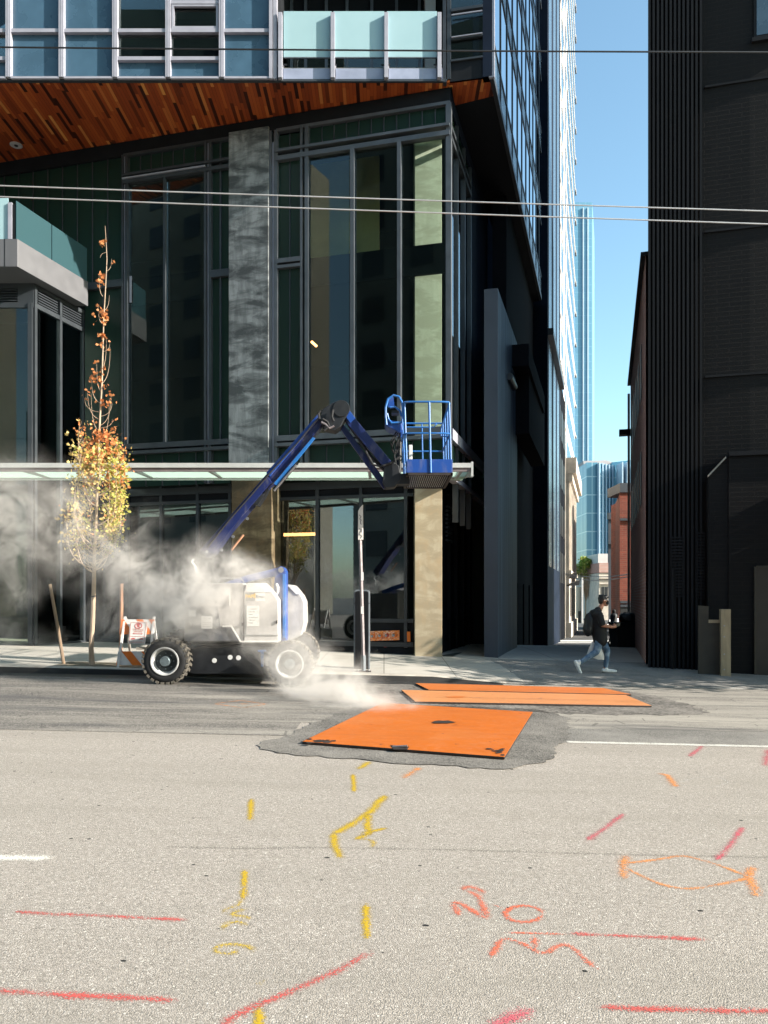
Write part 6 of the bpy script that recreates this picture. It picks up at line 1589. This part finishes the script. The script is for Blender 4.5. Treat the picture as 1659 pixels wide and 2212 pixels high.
shirt = [('t', [H(1292,1309), H(1289,1318), H(1289,1340), H(1294,1362), H(1297,1373)], [.085,.16,.16,.16,.165]), ('t', [sh_n+Vector((-.01,.05,.0)), sh_n, sh_n.lerp(el_n,.82)], [.10,.085,.074]), ('t', [sh_f+Vector((-.01,-.05,0)), sh_f, sh_f.lerp(el_f,.82)], [.10,.085,.074]), ('b', H(1300,1350), .13, (.9,1.1,1.3)), ('t', [H(1293,1340,-.03), H(1296,1366,-.08), H(1296,1374,-.09)], [.15,.14,.135]), ('t', [H(1293,1340,.03), H(1296,1366,.08), H(1298,1374,.09)], [.15,.14,.135]), ('b', H(1292,1308), .085, (1,1,.7)), ('t', [H(1289,1313,-.12), H(1289,1313,.12)], [.075,.075]), ('t', [H(1284,1317,-.1), H(1284,1317,.1)], [.1,.1])]
organic('t_shirt', shirt, m_shirt, man, .013, 3)
jn = [('t', [H(1296,1360), H(1296,1372)], [.14,.145]), ('t', [hp_n, hp_n.lerp(kn_r,.5), kn_r, kn_r.lerp(an_r,.45), an_r+(an_r-kn_r)*.05], [.112,.096,.078,.068,.052]), ('t', [hp_f, hp_f.lerp(kn_f,.5), kn_f, kn_f.lerp(an_f,.45), an_f-Vector((0,0,.0))], [.112,.092,.073,.064,.052])]
organic('jeans', jn, m_jeans, man, .012, 3)
def shoe(an, heel, toe):
    d = (toe-heel).normalized(); n_ = Vector((0,0,1)); 
    return [('t', [heel-d*.01, heel.lerp(toe,.55), toe], [.047,.046,.036]), ('b', toe+d*.01, .037, (1.1,1.05,.8)), ('t', [an, heel.lerp(toe,.25)], [.05,.05])]
for a, h_, t_ in ((an_r+(heel_r-an_r)*.35, heel_r, toe_r), (an_f+Vector((.0,0,-.06)), heel_f+Vector((.01,0,.012)), toe_f+Vector((0,0,.002)))):
    organic('shoe', shoe(a, h_, t_), m_shoe, man, .009, 2)
pk = [('b', H(1273,1336), .155, (.75,.95,1.5)), ('b', H(1270,1349), .15, (.75,.98,1.2)), ('t', [H(1279,1320,-.11), H(1287,1311,-.12), H(1297,1325,-.13)], [.025,.02,.02])]
bp = organic('backpack', pk, m_pack, None, .014, 3); bp.location = hb
bpm = bp.data
for v in bpm.vertices: v.co -= hb
tag(bp, 'bulky black backpack worn by the striding person', 'backpack')
ph = MB(); c = (ha_n+d1*.16); ph.obox(c+Vector((.012,.012,.01)), d1, Vector((0,1,0)), Vector((0,0,1)), (-.07,-.005,-.035), (.07,.005,.035))
tag(ph.build('phone', m_black, None, loc=tuple(c)), 'dark phone held in the hand of the striding person', 'phone')
# white carrier bag hanging behind the thigh
bgm = MB(); Z = lambda x, y, dy: H(x, y, dy)
ring = []
for (x0, x1, y, t) in ((1284,1291,1372,.02),(1276,1296,1384,.055),(1270,1302,1398,.08),(1267,1306,1408,.075),(1290,1306,1416,.03)):
    ring.append((x0, x1, y, t))
vs = []; fs = []; ns = 14
for (x0, x1, y, t) in ring:
    for k in range(ns):
        a = 2*math.pi*k/ns; xx = (x0+x1)/2+(x1-x0)/2*math.cos(a); vs.append(Z(xx, y+rt.uniform(-1,1), .03+t*math.sin(a)*1.1+rt.uniform(-.008,.008)))
for i in range(len(ring)-1):
    for k in range(ns): fs.append((i*ns+k, i*ns+(k+1)%ns, (i+1)*ns+(k+1)%ns, (i+1)*ns+k))
fs.append(list(range(ns))[::-1]); fs.append([(len(ring)-1)*ns+k for k in range(ns)])
bgm.add(vs, fs); tag(bgm.build('carrier_bag', m_bag, None, loc=tuple(hb), smooth=True), 'crumpled white carrier bag hanging behind the striding legs', 'bag')
# far walker in the alley
Yf2 = 38.0; fb = P(1325, 0, Yf2); fb = Vector((fb.x, Yf2, alley_z(Yf2)))
w2 = empty('person', fb, 'tiny dark person walking deep in the alley, legs apart', 'person')
V = lambda x, y, z: fb+Vector((x, y, z))
organic('body', [('t',[V(0,0,.92),V(.02,0,1.4)],[.14,.15]),('t',[V(.02,0,1.4),V(.03,0,1.55)],[.06,.06]),('b',V(.03,0,1.64),.1,(1,.9,1.15)),('t',[V(0,-.09,.92),V(-.12,-.09,.5),V(-.26,-.09,.08)],[.09,.06,.045]),('t',[V(0,.09,.92),V(.14,.09,.5),V(.18,.09,.06)],[.09,.06,.045]),('t',[V(.02,-.2,1.4),V(-.04,-.24,1.1),V(.08,-.22,.88)],[.055,.045,.035]),('t',[V(.02,.2,1.4),V(.06,.24,1.1),V(.2,.22,.95)],[.055,.045,.035]),('t',[V(-.28,-.09,.05),V(-.1,-.09,.04)],[.04,.035]),('t',[V(.16,.09,.04),V(.34,.09,.04)],[.04,.035])], m_shirt, w2, .02, 2)
organic('jacket', [('t',[V(0,0,.85),V(.02,0,1.4)],[.17,.18]),('t',[V(.02,-.2,1.4),V(-.04,-.24,1.1),V(.05,-.22,.92)],[.08,.07,.055]),('t',[V(.02,.2,1.4),V(.06,.24,1.1),V(.18,.22,.98)],[.08,.07,.055])], m_pack, w2, .025, 2)
# ------------------------------------------------------------------ alley clutter
Yc = 27.0; dc = P(1366, 0, Yc); dc = Vector((dc.x, Yc, alley_z(Yc)))
du = empty('wheeled_bin', dc, 'dark wheeled rubbish container with bags heaped on it in the alley', 'bin')
MB().prism([dc+Vector((-.62,-.4,.12)), dc+Vector((.62,-.4,.12)), dc+Vector((.72,-.4,1.0)), dc+Vector((-.72,-.4,1.0))], (0,.9,0)).build('bin_body', m_black, du, bevel=.03)
MB().prism([dc+Vector((-.76,-.45,1.0)), dc+Vector((.76,-.45,1.0)), dc+Vector((.7,-.45,1.08)), dc+Vector((-.7,-.45,1.08))], (0,1.0,0)).build('lid', m_darkpanel, du, bevel=.02)
for dx in (-.5,.5): MB().lathe(dc+Vector((dx,-.38,.08)), (0,1,0), [(0,.08),(.06,.08)], 14).build('caster', m_rubber, du, smooth=True)
for i, (dx, dy, r) in enumerate(((-1.15,-.1,.3),(-.2,-.1,.26),(.35,.1,.24))):
    z = .22 if i == 0 else 1.22
    b_ = MB().ball(dc+Vector((dx,dy,z)), r, (1.15,1,.85), 18, 12)
    for v in b_.v: v += Vector((rt.uniform(-.03,.03), rt.uniform(-.03,.03), rt.uniform(-.03,.03)))
    o = b_.build('rubbish_bag', m_black if i != 2 else m_bag, None, loc=tuple(dc), smooth=True)
    tag(o, ('black rubbish bag slumped on the ground beside the wheeled bin','black rubbish bag lying on the bin lid','pale rubbish bag on the bin lid')[i], 'bag', 'rubbish bags around the alley bin')
# cluster lamp far down the alley
Yg = 58.0; gx = P(1328, 0, Yg); gx = Vector((gx.x, Yg, alley_z(Yg)))
lp_ = empty('globe_street_lamp', gx, 'street lamp with a cluster of white globes, small and far in the alley', 'street lamp')
zt2 = P(0,1348,Yg).z
st_ = MB().tube([gx, Vector((gx.x, Yg, zt2))], [.09,.06], 8)
for dx, dz in ((-.42,-.1),(.42,-.1),(-.24,.12),(.24,.12)): st_.tube([Vector((gx.x,Yg,zt2-.15)), Vector((gx.x+dx,Yg,zt2+dz-.2)), Vector((gx.x+dx,Yg,zt2+dz))], .03, 6)
st_.build('lamp_post', m_black, lp_, smooth=True)
for dx, dz in ((-.42,.02),(.42,.02),(-.24,.26),(.24,.26),(0,.42)): MB().ball((gx.x+dx, Yg, zt2+dz), .15, (1,1,1), 12, 8).build('globe', m_globe, lp_, smooth=True)
# ------------------------------------------------------------------ steam from the plate, drifting left over the lift
blobs = [  # pixel x, y, depth Y, radius (m), strength
 (850,1552,11.0,.50,.35),(790,1538,11.4,.60,.95),(735,1512,12.0,.66,1.2),(690,1490,12.6,.66,1.3),(660,1462,13.0,.65,1.15),(640,1430,13.2,.6,.85),
 (625,1390,13.6,.55,.45),(645,1320,14.3,.5,.5),(560,1400,13.5,.6,.3),
 (590,1330,13.9,.55,.35),(560,1270,14.2,.6,.5),(510,1285,13.8,.8,1.0),(460,1280,13.8,.85,1.2),(430,1230,14.2,.65,1.0),
 (400,1310,14.0,.8,.75),(350,1260,14.6,.7,.6),(340,1300,14.3,.7,.65),(290,1250,14.8,.75,.55),(255,1180,15.0,.7,.45),(260,1330,15.0,.6,.45),
 (190,1210,15.0,.8,.32),(130,1140,15.2,.95,.24),(60,1080,15.4,1.05,.26),(0,1130,15.4,1.0,.26),(60,1190,15.3,.9,.24),(-60,1100,15.4,1.2,.26),
 (30,1260,15.3,.7,.3),(150,1060,15.2,.6,.3),(100,1395,16.0,.5,.25),(0,1380,16.0,.6,.25),(310,1120,15.0,.45,.25),(500,1235,14.1,.5,.5),(165,1140,15.0,.8,.32),(190,1060,15.0,.6,.2),(630,1450,12.9,.5,.4),(640,1395,13.4,.45,.45),(600,1440,13.2,.45,.35),(820,1540,11.3,.55,.8),(760,1525,11.7,.6,.9)]
def steam():
    n = N('drifting_steam'); tc = n.n('TexCoord'); v = tc.outputs['Object']
    wn = n.n('TexNoise'); n.t.links.new(v, wn.inputs['Vector']); wn.inputs['Scale'].default_value = 1.1; wn.inputs['Detail'].default_value = 2
    sub = n.n('VectorMath', operation='SUBTRACT'); n.t.links.new(wn.outputs['Color'], sub.inputs[0]); sub.inputs[1].default_value = (.5,.5,.5)
    scl = n.n('VectorMath', operation='SCALE'); n.t.links.new(sub.outputs[0], scl.inputs[0]); scl.inputs['Scale'].default_value = 1.2
    add = n.n('VectorMath', operation='ADD'); n.t.links.new(v, add.inputs[0]); n.t.links.new(scl.outputs[0], add.inputs[1]); wv = add.outputs[0]
    tot = None
    for x, y, Y, r, s in blobs:
        p = P(x, y, Y)
        d = n.n('VectorMath', operation='DISTANCE'); n.t.links.new(wv, d.inputs[0]); d.inputs[1].default_value = p
        q = n.math('DIVIDE', d.outputs['Value'], r*1.25); f = n.math('SUBTRACT', 1.0, q, cl=True)
        f = n.math('MULTIPLY', n.math('MULTIPLY', f, f), s*2.2)
        tot = f if tot is None else n.math('ADD', tot, f)
    a = n.noise(wv, 2.0, 8, .7, .9)
    k = n.ramp(a, [(.43, (0,0,0)), (.5, (.35,.35,.35)), (.6, (1,1,1))])
    den = n.math('MULTIPLY', n.math('MULTIPLY', tot, k), STEAM)
    pv = n.n('VolumePrincipled'); n.t.links.new(den, pv.inputs['Density']); pv.inputs['Color'].default_value = (.78,.745,.715,1); pv.inputs['Anisotropy'].default_value = .0
    return n.done(pv.outputs[0], True)
STEAM = 2.05
smk = MB().box((-9.6, 10.2, .02), (2.0, 16.9, 5.4)).build('steam', steam())
for v in smk.data.vertices:
    if v.co.z < 1: v.co.z = -.35 if v.co.y < 12 else -.3
    if v.co.y < 12: v.co.x = v.co.x
tag(smk, 'pale steam rising from the orange plate and drifting left', 'steam', kind='stuff')
# ------------------------------------------------------------------ sun, sky, camera
SUN_EL, SUN_AZ = R(25), R(17)                     # azimuth measured from +X towards the camera
sd = Vector((math.cos(SUN_AZ)*math.cos(SUN_EL), -math.sin(SUN_AZ)*math.cos(SUN_EL), math.sin(SUN_EL)))
su = bpy.data.lights.new('sun', 'SUN'); su.energy = 4.9; su.angle = R(.5); su.color = (1, .925, .82)
so = bpy.data.objects.new('sun', su); COL.objects.link(so); so.location = sd*80; so.rotation_euler = (-sd).to_track_quat('-Z', 'Y').to_euler()
wd = bpy.data.worlds.new('World'); SC.world = wd; wd.use_nodes = True
nt = wd.node_tree; nt.nodes.clear()
sk = nt.nodes.new('ShaderNodeTexSky'); sk.sky_type = 'NISHITA'; sk.sun_disc = False; sk.sun_elevation = SUN_EL; sk.sun_rotation = math.atan2(sd.x, sd.y)
sk.air_density = 1.0; sk.dust_density = 1.3; sk.ozone_density = 1.2; sk.altitude = 20
bgn = nt.nodes.new('ShaderNodeBackground'); bgn.inputs['Strength'].default_value = .112
on_ = nt.nodes.new('ShaderNodeOutputWorld'); tn = nt.nodes.new('ShaderNodeMix'); tn.data_type = 'RGBA'; tn.blend_type = 'MULTIPLY'; tn.inputs[0].default_value = 1; tn.inputs[7].default_value = (.93,1.11,1.03,1); nt.links.new(sk.outputs[0], tn.inputs[6]); nt.links.new(tn.outputs[2], bgn.inputs[0]); nt.links.new(bgn.outputs[0], on_.inputs[0])
cam = bpy.data.cameras.new('camera'); co = bpy.data.objects.new('camera', cam); COL.objects.link(co)
co.location = (0, 0, CZ); co.rotation_euler = (math.pi/2, 0, 0)
cam.sensor_fit = 'HORIZONTAL'; cam.sensor_width = 36; cam.lens = 36*F/1659.0; cam.shift_y = (HY-1106)/1659.0
# horizontal: the principal point sits in the middle
cam.clip_start = .1; cam.clip_end = 4000
SC.camera = co
SC.view_settings.view_transform = 'Standard'; SC.view_settings.look = 'None'; SC.view_settings.exposure = 1.5; SC.view_settings.gamma = 1
SC.render.engine = 'CYCLES'
SC.cycles.use_denoising = True
SC.cycles.max_bounces = 8; SC.cycles.transparent_max_bounces = 24; SC.cycles.volume_bounces = 1
SC.cycles.volume_step_rate = 1.0; SC.cycles.volume_max_steps = 160
SC.cycles.caustics_reflective = False; SC.cycles.caustics_refractive = False
SC.cycles.sample_clamp_indirect = 6
